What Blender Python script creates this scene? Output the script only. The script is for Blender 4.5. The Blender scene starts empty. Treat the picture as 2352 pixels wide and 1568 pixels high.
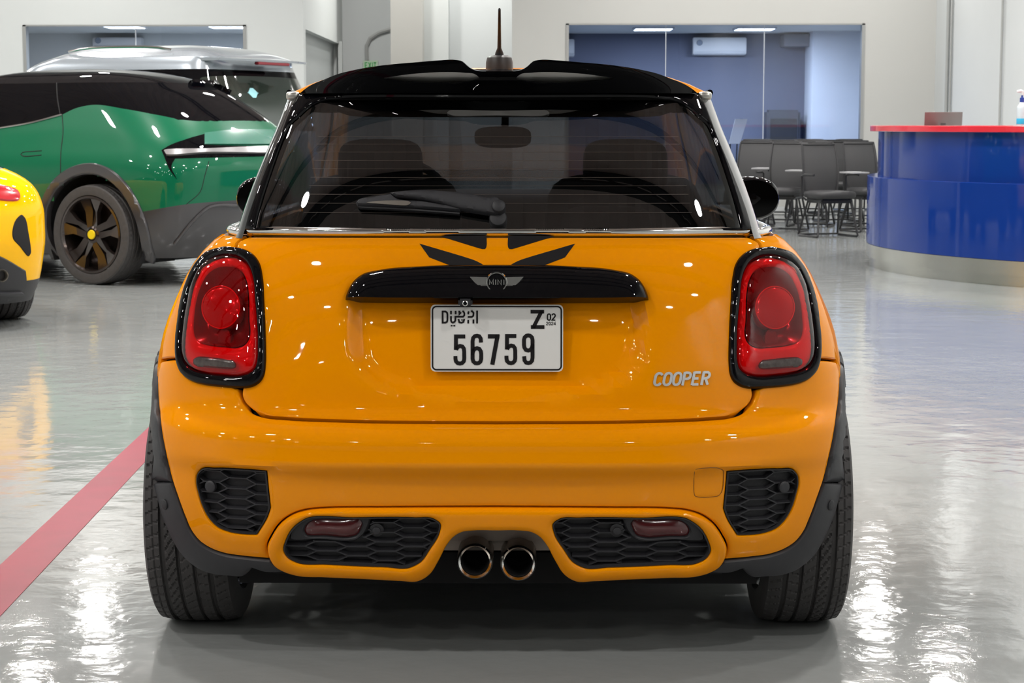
import bpy, bmesh, math, random
import numpy as np
from mathutils import Vector, Matrix
from mathutils.geometry import delaunay_2d_cdt

random.seed(7)
SC = bpy.context.scene
COL = SC.collection
PI = math.pi

# ------------------------------------------------------------------ camera
FW, FH, FPX = 2352, 1568, 4450.0            # frame and focal length in pixels
CAM = np.array([0.064, -4.35, 1.258])
PITCH = math.atan(499 / FPX)
YAW = math.atan(29 / FPX)
cam_data = bpy.data.cameras.new('camera')
cam_data.sensor_width = 36.0
cam_data.lens = FPX / FW * 36.0
cam_data.clip_end = 200
cam_data.dof.use_dof = True
cam_data.dof.focus_distance = 4.5
cam_data.dof.aperture_fstop = 20
cam = bpy.data.objects.new('camera', cam_data)
COL.objects.link(cam)
cam.location = CAM
cam.rotation_euler = (PI / 2 - PITCH, 0, YAW)
SC.camera = cam
SC.view_settings.view_transform = 'Standard'
SC.view_settings.look = 'None'
SC.view_settings.gamma = 1.0
SC.view_settings.use_curve_mapping = False
SC.view_settings.exposure = 0.0
SC.cycles.max_bounces = 5; SC.cycles.diffuse_bounces = 2; SC.cycles.glossy_bounces = 3; SC.cycles.transparent_max_bounces = 8
SC.cycles.adaptive_threshold = 0.07
SC.cycles.caustics_reflective = False; SC.cycles.caustics_refractive = False; SC.cycles.sample_clamp_indirect = 5.0

# ------------------------------------------------------------------ world and lamps
world = bpy.data.worlds.new('world')
SC.world = world
world.use_nodes = True
world.node_tree.nodes['Background'].inputs[0].default_value = (0.9, 0.95, 1.0, 1)
world.node_tree.nodes['Background'].inputs[1].default_value = 0.05
CEIL_Z = 6.6
LAMP_W = 106.0
LAMPS = []                                   # (x, y) of the hall's ceiling lamps
LAMPS += [(-9.0, -19.0), (-1.6, -19.0), (-9.0, -13.6), (-3.4, -13.6), (2.6, -13.6)]
LAMPS += [(-10.5, -8.6), (-5.2, -8.6), (5.0, -8.6)]
LAMPS += [(lx, -5.9) for lx in (-10.5, -6.2, 5.3)]
for ly in (-3.0,):
    for lx in (-10.5, -6.8, -3.5, 3.7):
        LAMPS.append((lx, ly))
for ly in (2.6, 8.0, 13.4, 18.8):
    for lx in (-10.5, -6.0, -1.8, 2.2, 5.2):
        LAMPS.append((lx, ly))
for ly in (5.3, 10.7, 16.1):  # extra unseen rows added to brighten the far floor
    for lx in (-8.2, -3.9, .2, 3.9):
        LAMPS.append((lx, ly))
LAMPS += [(-10.5, 22.5), (-6.0, 22.5), (2.2, 23.6), (5.2, 23.6), (-2.2, 26.2), (-.9, 28.2)]  # last lamp is unseen, added to brighten the passage wall

# ------------------------------------------------------------------ projection helpers (photo pixel <-> ray)
_R = np.array(Matrix.Rotation(YAW, 3, 'Z') @ Matrix.Rotation(PI / 2 - PITCH, 3, 'X'))
def project(P):
    v = (np.asarray(P, float) - CAM) @ _R
    return np.stack([FW / 2 + FPX * v[:, 0] / -v[:, 2], FH / 2 - FPX * v[:, 1] / -v[:, 2]], 1)
def rays(px):
    px = np.asarray(px, float)
    v = np.stack([(px[:, 0] - FW / 2) / FPX, (FH / 2 - px[:, 1]) / FPX, -np.ones(len(px))], 1)
    return v @ _R.T
def at(x, y, Y):
    """world point on the ray through pixel (x, y) at world depth Y"""
    d = rays([(x, y)])[0]
    return CAM + d * ((Y - CAM[1]) / d[1])
def ground(x, y, z=0.0):
    d = rays([(x, y)])[0]
    return CAM + d * ((z - CAM[2]) / d[2])

# ------------------------------------------------------------------ materials
MATS = {}
def mat(name, color, rough=0.5, metal=0.0, coat=0.0, coat_rough=0.03, spec=0.5, ior=1.5, emit=None, emit_s=0.0,
        noise=None, bump=None, alpha=None):
    if name in MATS: return MATS[name]
    m = bpy.data.materials.new(name); m.use_nodes = True
    nt = m.node_tree; b = nt.nodes['Principled BSDF']
    b.inputs['Base Color'].default_value = (*color, 1)
    b.inputs['Roughness'].default_value = rough
    b.inputs['Metallic'].default_value = metal
    b.inputs['Coat Weight'].default_value = coat
    b.inputs['Coat Roughness'].default_value = coat_rough
    b.inputs['Specular IOR Level'].default_value = spec
    b.inputs['IOR'].default_value = ior
    if emit:
        b.inputs['Emission Color'].default_value = (*emit, 1)
        b.inputs['Emission Strength'].default_value = emit_s
    tc = nt.nodes.new('ShaderNodeTexCoord')
    if noise:                                # (scale, detail, amount) : gentle colour mottling
        n = nt.nodes.new('ShaderNodeTexNoise'); n.inputs['Scale'].default_value = noise[0]; n.inputs['Detail'].default_value = noise[1]
        nt.links.new(tc.outputs['Object'], n.inputs['Vector'])
        mx = nt.nodes.new('ShaderNodeMix'); mx.data_type = 'RGBA'
        a = noise[2]
        mx.inputs['A'].default_value = (*[c * (1 - a) for c in color], 1)
        mx.inputs['B'].default_value = (*[min(1, c * (1 + a)) for c in color], 1)
        nt.links.new(n.outputs['Fac'], mx.inputs['Factor'])
        nt.links.new(mx.outputs['Result'], b.inputs['Base Color'])
    if bump:                                 # (scale, detail, strength, distance)
        n2 = nt.nodes.new('ShaderNodeTexNoise'); n2.inputs['Scale'].default_value = bump[0]; n2.inputs['Detail'].default_value = bump[1]
        nt.links.new(tc.outputs['Object'], n2.inputs['Vector'])
        bp = nt.nodes.new('ShaderNodeBump'); bp.inputs['Strength'].default_value = bump[2]; bp.inputs['Distance'].default_value = bump[3]
        nt.links.new(n2.outputs['Fac'], bp.inputs['Height'])
        nt.links.new(bp.outputs['Normal'], b.inputs['Normal'])
    MATS[name] = m
    return m
def glass_mat(name, tint, ior=1.5, rough=0.0, boost=1.0):
    """thin tinted glazing: tinted transparency below a Fresnel reflection"""
    if name in MATS: return MATS[name]
    m = bpy.data.materials.new(name); m.use_nodes = True
    nt = m.node_tree; nt.nodes.clear()
    out = nt.nodes.new('ShaderNodeOutputMaterial')
    tr = nt.nodes.new('ShaderNodeBsdfTransparent'); tr.inputs[0].default_value = (*tint, 1)
    gl = nt.nodes.new('ShaderNodeBsdfGlossy'); gl.inputs['Roughness'].default_value = rough
    gl.inputs['Color'].default_value = (1, 1, 1, 1)
    fr = nt.nodes.new('ShaderNodeFresnel')
    ge = nt.nodes.new('ShaderNodeNewGeometry'); mr = nt.nodes.new('ShaderNodeMapRange')   # a thin pane reflects alike from both faces
    mr.inputs['To Min'].default_value = ior; mr.inputs['To Max'].default_value = 1 / ior
    nt.links.new(ge.outputs['Backfacing'], mr.inputs['Value']); nt.links.new(mr.outputs[0], fr.inputs['IOR'])
    mx = nt.nodes.new('ShaderNodeMixShader')
    nt.links.new(fr.outputs[0], mx.inputs[0]); nt.links.new(tr.outputs[0], mx.inputs[1]); nt.links.new(gl.outputs[0], mx.inputs[2])
    nt.links.new(mx.outputs[0], out.inputs['Surface'])
    MATS[name] = m
    return m

# ------------------------------------------------------------------ object helpers
def tag(o, label=None, cat=None, group=None, kind=None):
    if label: o['label'] = label
    if cat: o['category'] = cat
    if group: o['group'] = group
    if kind: o['kind'] = kind
    return o
def empty(name, loc=(0, 0, 0), rz=0.0, parent=None):
    o = bpy.data.objects.new(name, None); COL.objects.link(o)
    o.empty_display_size = 0.1
    o.location = loc; o.rotation_euler = (0, 0, rz); o.parent = parent
    return o
def link(name, me, m, parent=None):
    o = bpy.data.objects.new(name, me); COL.objects.link(o)
    if m is not None and not me.materials: me.materials.append(m)
    o.parent = parent
    return o
def mesh(name, verts, faces, m, parent=None, smooth=True, angle=38):
    me = bpy.data.meshes.new(name)
    me.from_pydata([tuple(map(float, v)) for v in verts], [], [tuple(map(int, f)) for f in faces])
    me.update()
    if smooth:
        me.polygons.foreach_set('use_smooth', [True] * len(me.polygons))
        me.set_sharp_from_angle(angle=math.radians(angle))
    return link(name, me, m, parent)
def bm_obj(name, bm, m, parent=None, smooth=True, angle=38):
    me = bpy.data.meshes.new(name); bm.to_mesh(me); bm.free()
    if smooth:
        me.polygons.foreach_set('use_smooth', [True] * len(me.polygons))
        me.set_sharp_from_angle(angle=math.radians(angle))
    return link(name, me, m, parent)
class Geo:
    """collects shapes that make up ONE part"""
    def __init__(s): s.v = []; s.f = []
    def add(s, verts, faces):
        o = len(s.v); s.v += [tuple(map(float, p)) for p in verts]
        s.f += [tuple(int(i) + o for i in f) for f in faces]; return s
    def box(s, lo, hi):
        x0, y0, z0 = lo; x1, y1, z1 = hi
        return s.add([(x0,y0,z0),(x1,y0,z0),(x1,y1,z0),(x0,y1,z0),(x0,y0,z1),(x1,y0,z1),(x1,y1,z1),(x0,y1,z1)],
                     [(0,3,2,1),(4,5,6,7),(0,1,5,4),(1,2,6,5),(2,3,7,6),(3,0,4,7)])
    def tube(s, pts, r, n=10, caps=True, flat=1.0):
        pts = [Vector(p) for p in pts]; k = len(pts)
        rs = r if hasattr(r, '__len__') else [r] * k
        up = Vector((0, 0, 1)); rings = []; prev = None
        for i in range(k):
            t = (pts[min(i + 1, k - 1)] - pts[max(i - 1, 0)]).normalized()
            if prev is None:
                a = t.cross(up)
                if a.length < 1e-3: a = t.cross(Vector((1, 0, 0)))
            else:
                a = prev - t * prev.dot(t)
            a.normalize(); prev = a; b = t.cross(a)
            rings.append([pts[i] + a * (rs[i] * math.cos(2 * PI * j / n)) + b * (rs[i] * flat * math.sin(2 * PI * j / n)) for j in range(n)])
        vs = [p for g in rings for p in g]; fs = []
        for i in range(k - 1):
            for j in range(n):
                fs.append((i * n + j, i * n + (j + 1) % n, (i + 1) * n + (j + 1) % n, (i + 1) * n + j))
        if caps: fs += [tuple(range(n))[::-1], tuple((k - 1) * n + j for j in range(n))]
        return s.add(vs, fs)
    def lathe(s, prof, axis='z', center=(0, 0, 0), n=32, closed=False):
        """prof: (radius, height) pairs turned about an axis"""
        vs = []; fs = []; k = len(prof)
        for j in range(n):
            c, d = math.cos(2 * PI * j / n), math.sin(2 * PI * j / n)
            for r, h in prof:
                p = (r * c, r * d, h) if axis == 'z' else ((h, r * c, r * d) if axis == 'x' else (r * d, h, r * c))
                vs.append((p[0] + center[0], p[1] + center[1], p[2] + center[2]))
        for j in range(n):
            for i in range(k - 1 + (1 if closed else 0)):
                a, b = j * k + i, j * k + (i + 1) % k
                c2, d2 = ((j + 1) % n) * k + (i + 1) % k, ((j + 1) % n) * k + i
                fs.append((a, d2, c2, b))
        return s.add(vs, fs)
    def extrude(s, poly, fn, depth):
        """flat outline poly (list of 2D) mapped by fn(u, v, w) with w in 0..depth; caps through CDT"""
        V, F = fill2d([np.array(poly)], None)
        n = len(V)
        s.add([fn(u, v, 0) for u, v in V] + [fn(u, v, depth) for u, v in V], [tuple(f[::-1]) for f in F] + [tuple(i + n for i in f) for f in F])
        m = len(poly)
        s.add([fn(u, v, 0) for u, v in poly] + [fn(u, v, depth) for u, v in poly], [(i, (i + 1) % m, m + (i + 1) % m, m + i) for i in range(m)])
        return s
    def obj(s, name, m, parent=None, smooth=True, angle=38, bevel=0.0, seg=2):
        o = mesh(name, s.v, s.f, m, parent, smooth, angle)
        if bevel:
            bm = bmesh.new(); bm.from_mesh(o.data)
            bmesh.ops.remove_doubles(bm, verts=bm.verts, dist=1e-5)
            es = [e for e in bm.edges if len(e.link_faces) == 2 and e.calc_face_angle(0) > 0.6]
            bmesh.ops.bevel(bm, geom=es, offset=bevel, segments=seg, affect='EDGES', clamp_overlap=True)
            bm.to_mesh(o.data); bm.free()
            o.data.polygons.foreach_set('use_smooth', [True] * len(o.data.polygons))
            o.data.set_sharp_from_angle(angle=math.radians(angle))
        return o
def box(name, lo, hi, m, parent=None, bevel=0.0):
    return Geo().box(lo, hi).obj(name, m, parent, smooth=bevel > 0, bevel=bevel)
def soft(name, size, loc, m, parent=None, e=0.35, lv=12, rot=None, taper=0.0):
    """upholstered block: a superellipsoid of the given full size"""
    vs = []; fs = []; nu, nv = lv * 2, lv
    def pw(c, k): return math.copysign(abs(c) ** k, c)
    for i in range(nv + 1):
        p = -PI / 2 + PI * i / nv
        for j in range(nu):
            t = 2 * PI * j / nu
            x = pw(math.cos(p), e) * pw(math.cos(t), e); y = pw(math.cos(p), e) * pw(math.sin(t), e); z = pw(math.sin(p), e)
            k = 1 - taper * (z * .5 + .5)
            v = Vector((x * size[0] / 2 * k, y * size[1] / 2, z * size[2] / 2))
            if rot: v = rot @ v
            vs.append((v.x + loc[0], v.y + loc[1], v.z + loc[2]))
    for i in range(nv):
        for j in range(nu):
            fs.append((i * nu + j, i * nu + (j + 1) % nu, (i + 1) * nu + (j + 1) % nu, (i + 1) * nu + j))
    return mesh(name, vs, fs, m, parent, angle=60)

# ------------------------------------------------------------------ 2D helpers
def pchip(xs, ys):
    xs = np.asarray(xs, float); ys = np.asarray(ys, float)
    h = np.diff(xs); d = np.diff(ys) / h
    m = np.zeros_like(ys); m[0] = d[0]; m[-1] = d[-1]
    for i in range(1, len(xs) - 1):
        if d[i - 1] * d[i] > 0:
            w1, w2 = 2 * h[i] + h[i - 1], h[i] + 2 * h[i - 1]
            m[i] = (w1 + w2) / (w1 / d[i - 1] + w2 / d[i])
    def f(x):
        x = np.clip(np.asarray(x, float), xs[0], xs[-1])
        i = np.clip(np.searchsorted(xs, x) - 1, 0, len(xs) - 2)
        t = (x - xs[i]) / h[i]
        return (ys[i] * (1 + 2 * t) * (1 - t) ** 2 + h[i] * m[i] * t * (1 - t) ** 2 + ys[i + 1] * t * t * (3 - 2 * t) + h[i] * m[i + 1] * t * t * (t - 1))
    return f
def spline(pts, step=4.0, closed=False):
    """Catmull-Rom through pts; a third element 1 marks a sharp corner"""
    P = [np.array(p[:2], float) for p in pts]; C = [len(p) > 2 for p in pts]; n = len(P); out = []
    for i in range(n if closed else n - 1):
        p1, p2 = P[i], P[(i + 1) % n]
        p0 = P[i - 1] if (closed or i > 0) and not C[i] else 2 * p1 - p2
        p3 = P[(i + 2) % n] if (closed or i + 2 < n) and not C[(i + 1) % n] else 2 * p2 - p1
        L = np.linalg.norm(p2 - p1); k = max(1, int(round(L / step)))
        d1 = max(np.linalg.norm(p1 - p0), 1e-6); d3 = max(np.linalg.norm(p3 - p2), 1e-6); L = max(L, 1e-6)
        m1 = min(L, 2.5 * d1) * ((p1 - p0) / d1 * (L / (d1 + L)) + (p2 - p1) / L * (d1 / (d1 + L)))
        m2 = min(L, 2.5 * d3) * ((p2 - p1) / L * (d3 / (d3 + L)) + (p3 - p2) / d3 * (L / (d3 + L)))
        for j in range(k):
            t = j / k
            out.append(p1 * (1 + 2 * t) * (1 - t) ** 2 + m1 * t * (1 - t) ** 2 + p2 * t * t * (3 - 2 * t) + m2 * t * t * (t - 1))
    if not closed: out.append(P[-1])
    return np.array(out)
def area2(P):
    x, y = P[:, 0], P[:, 1]
    return 0.5 * np.sum(x * np.roll(y, -1) - np.roll(x, -1) * y)
def inside(P, loop):
    P = np.asarray(P); x, y = P[:, 0][:, None], P[:, 1][:, None]
    x0, y0 = loop[:, 0], loop[:, 1]; x1, y1 = np.roll(x0, -1), np.roll(y0, -1)
    c = ((y0 > y) != (y1 > y)) & (x < (x1 - x0) * (y - y0) / np.where(y1 == y0, 1e-12, y1 - y0) + x0)
    return c.sum(1) % 2 == 1
def seg_dist(P, loop, closed=True):
    P = np.asarray(P); A = loop if closed else loop[:-1]; B = np.roll(loop, -1, 0) if closed else loop[1:]
    d = B - A; L = np.maximum((d ** 2).sum(1), 1e-14)
    out = np.empty(len(P))
    for s in range(0, len(P), 2000):
        q = P[s:s + 2000]
        t = np.clip(((q[:, None] - A) * d).sum(2) / L, 0, 1)
        out[s:s + 2000] = np.sqrt((((q[:, None] - A) - t[..., None] * d) ** 2).sum(2).min(1))
    return out
def offset(loop, d):
    """move a closed loop inwards (d > 0)"""
    loop = np.asarray(loop, float)
    if area2(loop) < 0: loop = loop[::-1]
    e = np.roll(loop, -1, 0) - loop; e /= np.maximum(np.linalg.norm(e, axis=1, keepdims=True), 1e-9)
    nrm = np.stack([-e[:, 1], e[:, 0]], 1); pr = np.roll(nrm, 1, 0)
    b = nrm + pr; b /= np.maximum(np.linalg.norm(b, axis=1, keepdims=True), 1e-9)
    k = np.maximum((b * nrm).sum(1), 0.45)
    return loop + b * (d / k)[:, None]
def fill2d(loops, sp, rings=()):
    """triangulate the area inside loops[0] minus the others; grid points every sp"""
    L = [np.asarray(l, float) for l in loops]
    pts = [p for l in L for p in l]; edges = []; o = 0
    for l in L:
        n = len(l); edges += [(o + i, o + (i + 1) % n) for i in range(n)]; o += n
    ex = []
    if sp:
        lo, hi = L[0].min(0), L[0].max(0)
        gx = np.arange(lo[0] + sp / 2, hi[0], sp); gy = np.arange(lo[1] + sp / 2, hi[1], sp)
        if len(gx) and len(gy):
            G = np.stack(np.meshgrid(gx, gy), -1).reshape(-1, 2)
            G = G[inside(G, L[0])]
            for l in L[1:]:
                if len(G): G = G[~inside(G, l)]
            if len(G):
                d = np.min([seg_dist(G, l) for l in L], 0)
                ex.append(G[d > max(0.45 * sp, (max(rings) * 1.25 if rings else 0))])
        for r in rings:
            for i, l in enumerate(L):
                q = offset(l, r if i == 0 else -r)
                ok = inside(q, L[0])
                for l2 in L[1:]: ok &= ~inside(q, l2)
                q = q[ok]
                if len(q):
                    d = np.min([seg_dist(q, l2) for l2 in L], 0)
                    ex.append(q[d > 0.93 * r])
    allp = np.array(pts + [p for e in ex for p in e])
    res = delaunay_2d_cdt([Vector(p) for p in allp], edges, [], 0, 1e-7)
    V = np.array([(v.x, v.y) for v in res[0]]); F = [list(f) for f in res[2]]
    c = np.array([V[f].mean(0) for f in F]); ok = inside(c, L[0])
    for l in L[1:]: ok &= ~inside(c, l)
    out = []
    for f, k in zip(F, ok):
        if not k: continue
        a = V[f]
        s = (a[1, 0] - a[0, 0]) * (a[2, 1] - a[0, 1]) - (a[1, 1] - a[0, 1]) * (a[2, 0] - a[0, 0])
        if abs(s) < 1e-12: continue
        out.append(tuple(f) if s > 0 else tuple(f[::-1]))
    return V, out
def boundary_edges(F):
    cnt = {}
    for f in F:
        for i in range(len(f)):
            e = (f[i], f[(i + 1) % len(f)]); cnt[e] = cnt.get(e, 0) + 1
    return [e for e in cnt if (e[1], e[0]) not in cnt]

# ------------------------------------------------------------------ car hulls
class Hull:
    """closed body surface; a runs in metres round the plan (0 = middle of the tail, + to the right), z is height"""
    def __init__(s, tab, loc=(0, 0, 0), rz=0.0, Lr=1.2, Ls=2.6, Lf=1.2, disp=None, bulge=0.0):
        z = tab['z']; s.z0, s.z1 = z[0], z[-1]
        s.f = {k: pchip(z, tab[k]) for k in tab if k != 'z'}
        s.Lr, s.Ls, s.Lf = Lr, Ls, Lf; s.A = Lr + Ls + Lf
        s.disp = disp; s.bulge = bulge
        s.M = np.array(Matrix.Translation(loc) @ Matrix.Rotation(rz, 4, 'Z')); s._g = None
    def S(s, a, z):
        a = np.asarray(a, float); z = np.asarray(z, float) + 0 * a; a = a + 0 * z
        A = np.abs(a); sg = np.where(a < 0, -1.0, 1.0)
        w, yr, ya, n, yf, yb = (s.f[k](z) for k in ('w', 'yr', 'ya', 'n', 'yf', 'yb'))
        def sup(ph):
            c, d = np.maximum(np.cos(ph), 0), np.maximum(np.sin(ph), 0)
            r = (np.maximum(c, 1e-9) ** n + np.maximum(d, 1e-9) ** n) ** (-1 / n)
            return r * d, r * c
        rx, ry = sup(np.clip(A / s.Lr, 0, 1) * PI / 2)
        fx, fy = sup(np.clip((s.A - A) / s.Lf, 0, 1) * PI / 2)
        t = np.clip((A - s.Lr) / s.Ls, 0, 1)
        k = 1 + s.bulge * np.sin(PI * t) ** 2
        x = np.where(A <= s.Lr, w * rx, np.where(A <= s.Lr + s.Ls, w * k, w * fx))
        y = np.where(A <= s.Lr, ya - (ya - yr) * ry, np.where(A <= s.Lr + s.Ls, ya + (yb - ya) * t, yb + (yf - yb) * fy))
        P = np.stack([x * sg, y, z], -1)
        if s.disp is not None: P = s.disp(P, a, z)
        return P
    def N(s, a, z, e=0.0015):
        da = s.S(a + e, z) - s.S(a - e, z); dz = s.S(a, z + e) - s.S(a, z - e)
        n = np.cross(da, dz); return n / np.maximum(np.linalg.norm(n, axis=-1, keepdims=True), 1e-12)
    def W(s, a, z):
        P = s.S(a, z); return P @ s.M[:3, :3].T + s.M[:3, 3]
    def inv(s, px, amin=-1.6, amax=1.6, zmin=None, zmax=None):
        """pixels -> (a, z) on the hull side that faces the camera"""
        px = np.asarray(px, float); zmin = s.z0 if zmin is None else zmin; zmax = s.z1 if zmax is None else zmax
        key = (amin, amax, zmin, zmax)
        if s._g is None or s._g[0] != key:
            ga, gz = np.linspace(amin, amax, 260), np.linspace(zmin, zmax, 120)
            A, Z = [g.ravel() for g in np.meshgrid(ga, gz)]
            P = s.W(A, Z); N = s.N(A, Z) @ s.M[:3, :3].T
            face = ((CAM - P) * N).sum(1) > 0
            s._g = (key, A[face], Z[face], project(P[face]))
        A, Z, Q = s._g[1:]
        out = []
        for p in px:
            i = np.argmin(((Q - p) ** 2).sum(1)); out.append((A[i], Z[i]))
        X = np.array(out); e = 1e-4
        for _ in range(14):
            q = project(s.W(X[:, 0], X[:, 1])); ja = (project(s.W(X[:, 0] + e, X[:, 1])) - q) / e; jz = (project(s.W(X[:, 0], X[:, 1] + e)) - q) / e
            r = px - q; det = ja[:, 0] * jz[:, 1] - ja[:, 1] * jz[:, 0]
            det = np.where(np.abs(det) < 1e3, 1e9, det)
            dA = (r[:, 0] * jz[:, 1] - r[:, 1] * jz[:, 0]) / det; dZ = (ja[:, 0] * r[:, 1] - ja[:, 1] * r[:, 0]) / det
            X[:, 0] = np.clip(X[:, 0] + np.clip(dA, -.03, .03), amin, amax); X[:, 1] = np.clip(X[:, 1] + np.clip(dZ, -.03, .03), zmin, zmax)
        return X
    def a_at_y(s, y, z, sg=1):
        """a of the side point at length y"""
        A = np.linspace(0, s.A, 900)
        return sg * float(np.interp(y, s.S(A, np.full(900, z))[:, 1], A))
    def yz(s, pts, sg=1):
        return np.array([(s.a_at_y(y, z, sg), z) for y, z in pts])
def sym(half):
    """half outline given from the middle line round to the middle line (either side) -> closed loop"""
    h = np.asarray(half, float).copy(); h[0, 0] = 0; h[-1, 0] = 0
    return np.vstack([h, (h * [-1, 1])[::-1][1:-1]])
def mir(loop): return (np.asarray(loop) * [-1, 1])[::-1]
def rounded(r, lift=0.0, depth=None):
    """edge profile: falls by `depth` over the last r metres to the outline"""
    depth = r if depth is None else depth
    return lambda d: lift - depth * (1 - np.sqrt(np.maximum(0, 1 - (1 - np.clip(d / r, 0, 1)) ** 2)))
def patch(name, hull, loops, m, parent=None, sp=0.03, h=None, rim=0.014, rings=(), gap=0.0, angle=40, hz=None):
    """a panel lying on the hull: outline loops in (a, z), h(dist to outline) = height above it, rim = depth of its edge"""
    L = [np.asarray(l, float) for l in loops]
    if gap: L = [offset(L[0], gap)] + [offset(l, -gap) for l in L[1:]]
    V, F = fill2d(L, sp, rings)
    P = hull.S(V[:, 0], V[:, 1]); N = hull.N(V[:, 0], V[:, 1])
    hh = np.zeros(len(V))
    if h is not None:
        d = np.min([seg_dist(V, l) for l in L], 0); hh = h(d)
    if hz is not None: hh = hh + hz(V)
    P = P + N * hh[:, None]
    verts = [tuple(p) for p in P]; faces = list(F)
    if rim:
        be = boundary_edges(F); idx = {}
        for e in be:
            for i in e:
                if i not in idx: idx[i] = len(verts); verts.append(tuple(P[i] - N[i] * rim))
        faces += [(e[1], e[0], idx[e[0]], idx[e[1]]) for e in be]
    return mesh(name, verts, faces, m, parent, angle=angle)
def sheet(name, hull, av, zv, m, parent=None, h=0.0, keep=None):
    """structured strip of hull: columns av, each column running between heights zv[i] = (z0, z1, n)"""
    A = np.asarray(av); n = zv[0][2]
    Z = np.array([np.linspace(q[0], q[1], n + 1) for q in zv])
    AA = np.repeat(A[:, None], n + 1, 1)
    P = hull.S(AA.ravel(), Z.ravel())
    if np.any(h): P = P + hull.N(AA.ravel(), Z.ravel()) * h
    faces = []
    k = n + 1
    for i in range(len(A) - 1):
        for j in range(n):
            f = (i * k + j, (i + 1) * k + j, (i + 1) * k + j + 1, i * k + j + 1)
            if keep is None or keep(P[list(f)].mean(0)): faces.append(f)
    return mesh(name, P, faces, m, parent, angle=50)
def dome(name, hull, z, top, m, parent=None, n=8, p=2.2, zfun=None, av=None):
    """lid over the hull's edge at height z"""
    A = np.linspace(-hull.A, hull.A, 121)[:-1] if av is None else av
    E = hull.S(A, np.full(len(A), z)); N = len(A)
    c = np.array([0, (E[:, 1].min() + E[:, 1].max()) / 2, 0]); verts = []; faces = []
    for i in range(n):
        s = 1 - i / n
        Q = np.stack([E[:, 0] * s, c[1] + (E[:, 1] - c[1]) * s, np.full(N, z + top * (1 - s ** p))], 1)
        verts += [tuple(q) for q in Q]
    verts.append((0, c[1], z + top))
    for i in range(n - 1):
        for j in range(N): faces.append((i * N + j, i * N + (j + 1) % N, (i + 1) * N + (j + 1) % N, (i + 1) * N + j))
    for j in range(N): faces.append(((n - 1) * N + j, (n - 1) * N + (j + 1) % N, n * N))
    return mesh(name, verts, faces, m, parent, angle=50)

# ------------------------------------------------------------------ stroke lettering
def ribbon(path, w, closed=False):
    """outline quads of a polyline of width w (2D)"""
    P = np.asarray(path, float); n = len(P)
    V = []; F = []
    for i in range(n):
        if closed: a, b = P[i] - P[i - 1], P[(i + 1) % n] - P[i]
        else: a = P[i] - P[i - 1] if i else P[1] - P[0]; b = P[i + 1] - P[i] if i < n - 1 else P[-1] - P[-2]
        a = a / max(np.linalg.norm(a), 1e-9); b = b / max(np.linalg.norm(b), 1e-9)
        t = a + b; t = t / max(np.linalg.norm(t), 1e-9); nn = np.array([-t[1], t[0]])
        k = max(abs(nn @ np.array([-a[1], a[0]])), 0.5)
        V += [P[i] + nn * w / 2 / k, P[i] - nn * w / 2 / k]
    for i in range(n if closed else n - 1):
        j = (i + 1) % n; F.append((2 * i, 2 * i + 1, 2 * j + 1, 2 * j))
    return V, F
def arc(cx, cy, rx, ry, a0, a1, n=8):
    return [(cx + rx * math.cos(math.radians(a0 + (a1 - a0) * i / n)), cy + ry * math.sin(math.radians(a0 + (a1 - a0) * i / n))) for i in range(n + 1)]
GL = {  # glyph centre lines in a 0.6 x 1 cell; 'c' closes the path
 'C': [arc(.32, .70, .24, .25, 20, 180) + arc(.32, .30, .24, .25, 180, 340)],
 'O': [('c', arc(.30, .68, .25, .27, 0, 180) + arc(.30, .32, .25, .27, 180, 360))],
 '0': [('c', arc(.30, .68, .22, .27, 0, 180) + arc(.30, .32, .22, .27, 180, 360))],
 'P': [[(.08, 0), (.08, 1)], [(.08, .95)] + [(.30, .95)] + arc(.32, .72, .22, .23, 90, -90)[1:] + [(.08, .49)]],
 'E': [[(.08, 0), (.08, 1)], [(.08, .95), (.54, .95)], [(.08, .5), (.46, .5)], [(.08, .05), (.54, .05)]],
 'R': [[(.08, 0), (.08, 1)], [(.08, .95)] + [(.30, .95)] + arc(.32, .72, .22, .23, 90, -90)[1:] + [(.08, .49)], [(.28, .49), (.54, 0)]],
 'M': [[(.04, 0), (.04, 1), (.30, .28), (.56, 1), (.56, 0)]],
 'I': [[(.13, 0), (.13, 1)]],
 'N': [[(.08, 0), (.08, 1), (.52, 0), (.52, 1)]],
 'X': [[(.05, 0), (.55, 1)], [(.05, 1), (.55, 0)]],
 'T': [[(.30, 0), (.30, 1)], [(.03, .94), (.57, .94)]],
 'Z': [[(.05, .93), (.55, .93), (.05, .07), (.57, .07)]],
 '2': [arc(.30, .70, .23, .26, 170, -20) + [(.10, .10), (.06, .06), (.55, .06)]],
 '4': [[(.44, 0), (.44, 1), (.05, .28), (.57, .28)]],
}
def lettering(text, u0, v0, h, adv, sw, wide=1.0, slant=0.0):
    """2D quads of a word: start (u0, v0), cap height h, advance and stroke width in units of h"""
    V = []; F = []; u = u0
    for ch in text:
        for g in GL.get(ch, []):
            cl = isinstance(g, tuple); pth = g[1] if cl else g
            if cl: pth = pth[:-1] if np.allclose(pth[0], pth[-1]) else pth
            q = [((x * wide + y * slant) * h + u, y * h + v0) for x, y in pth]
            v, f = ribbon(q, sw * h, cl); o = len(V); V += list(v); F += [tuple(i + o for i in k) for k in f]
        u += (adv if ch != 'I' else adv * 0.45) * h
    return V, F
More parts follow.
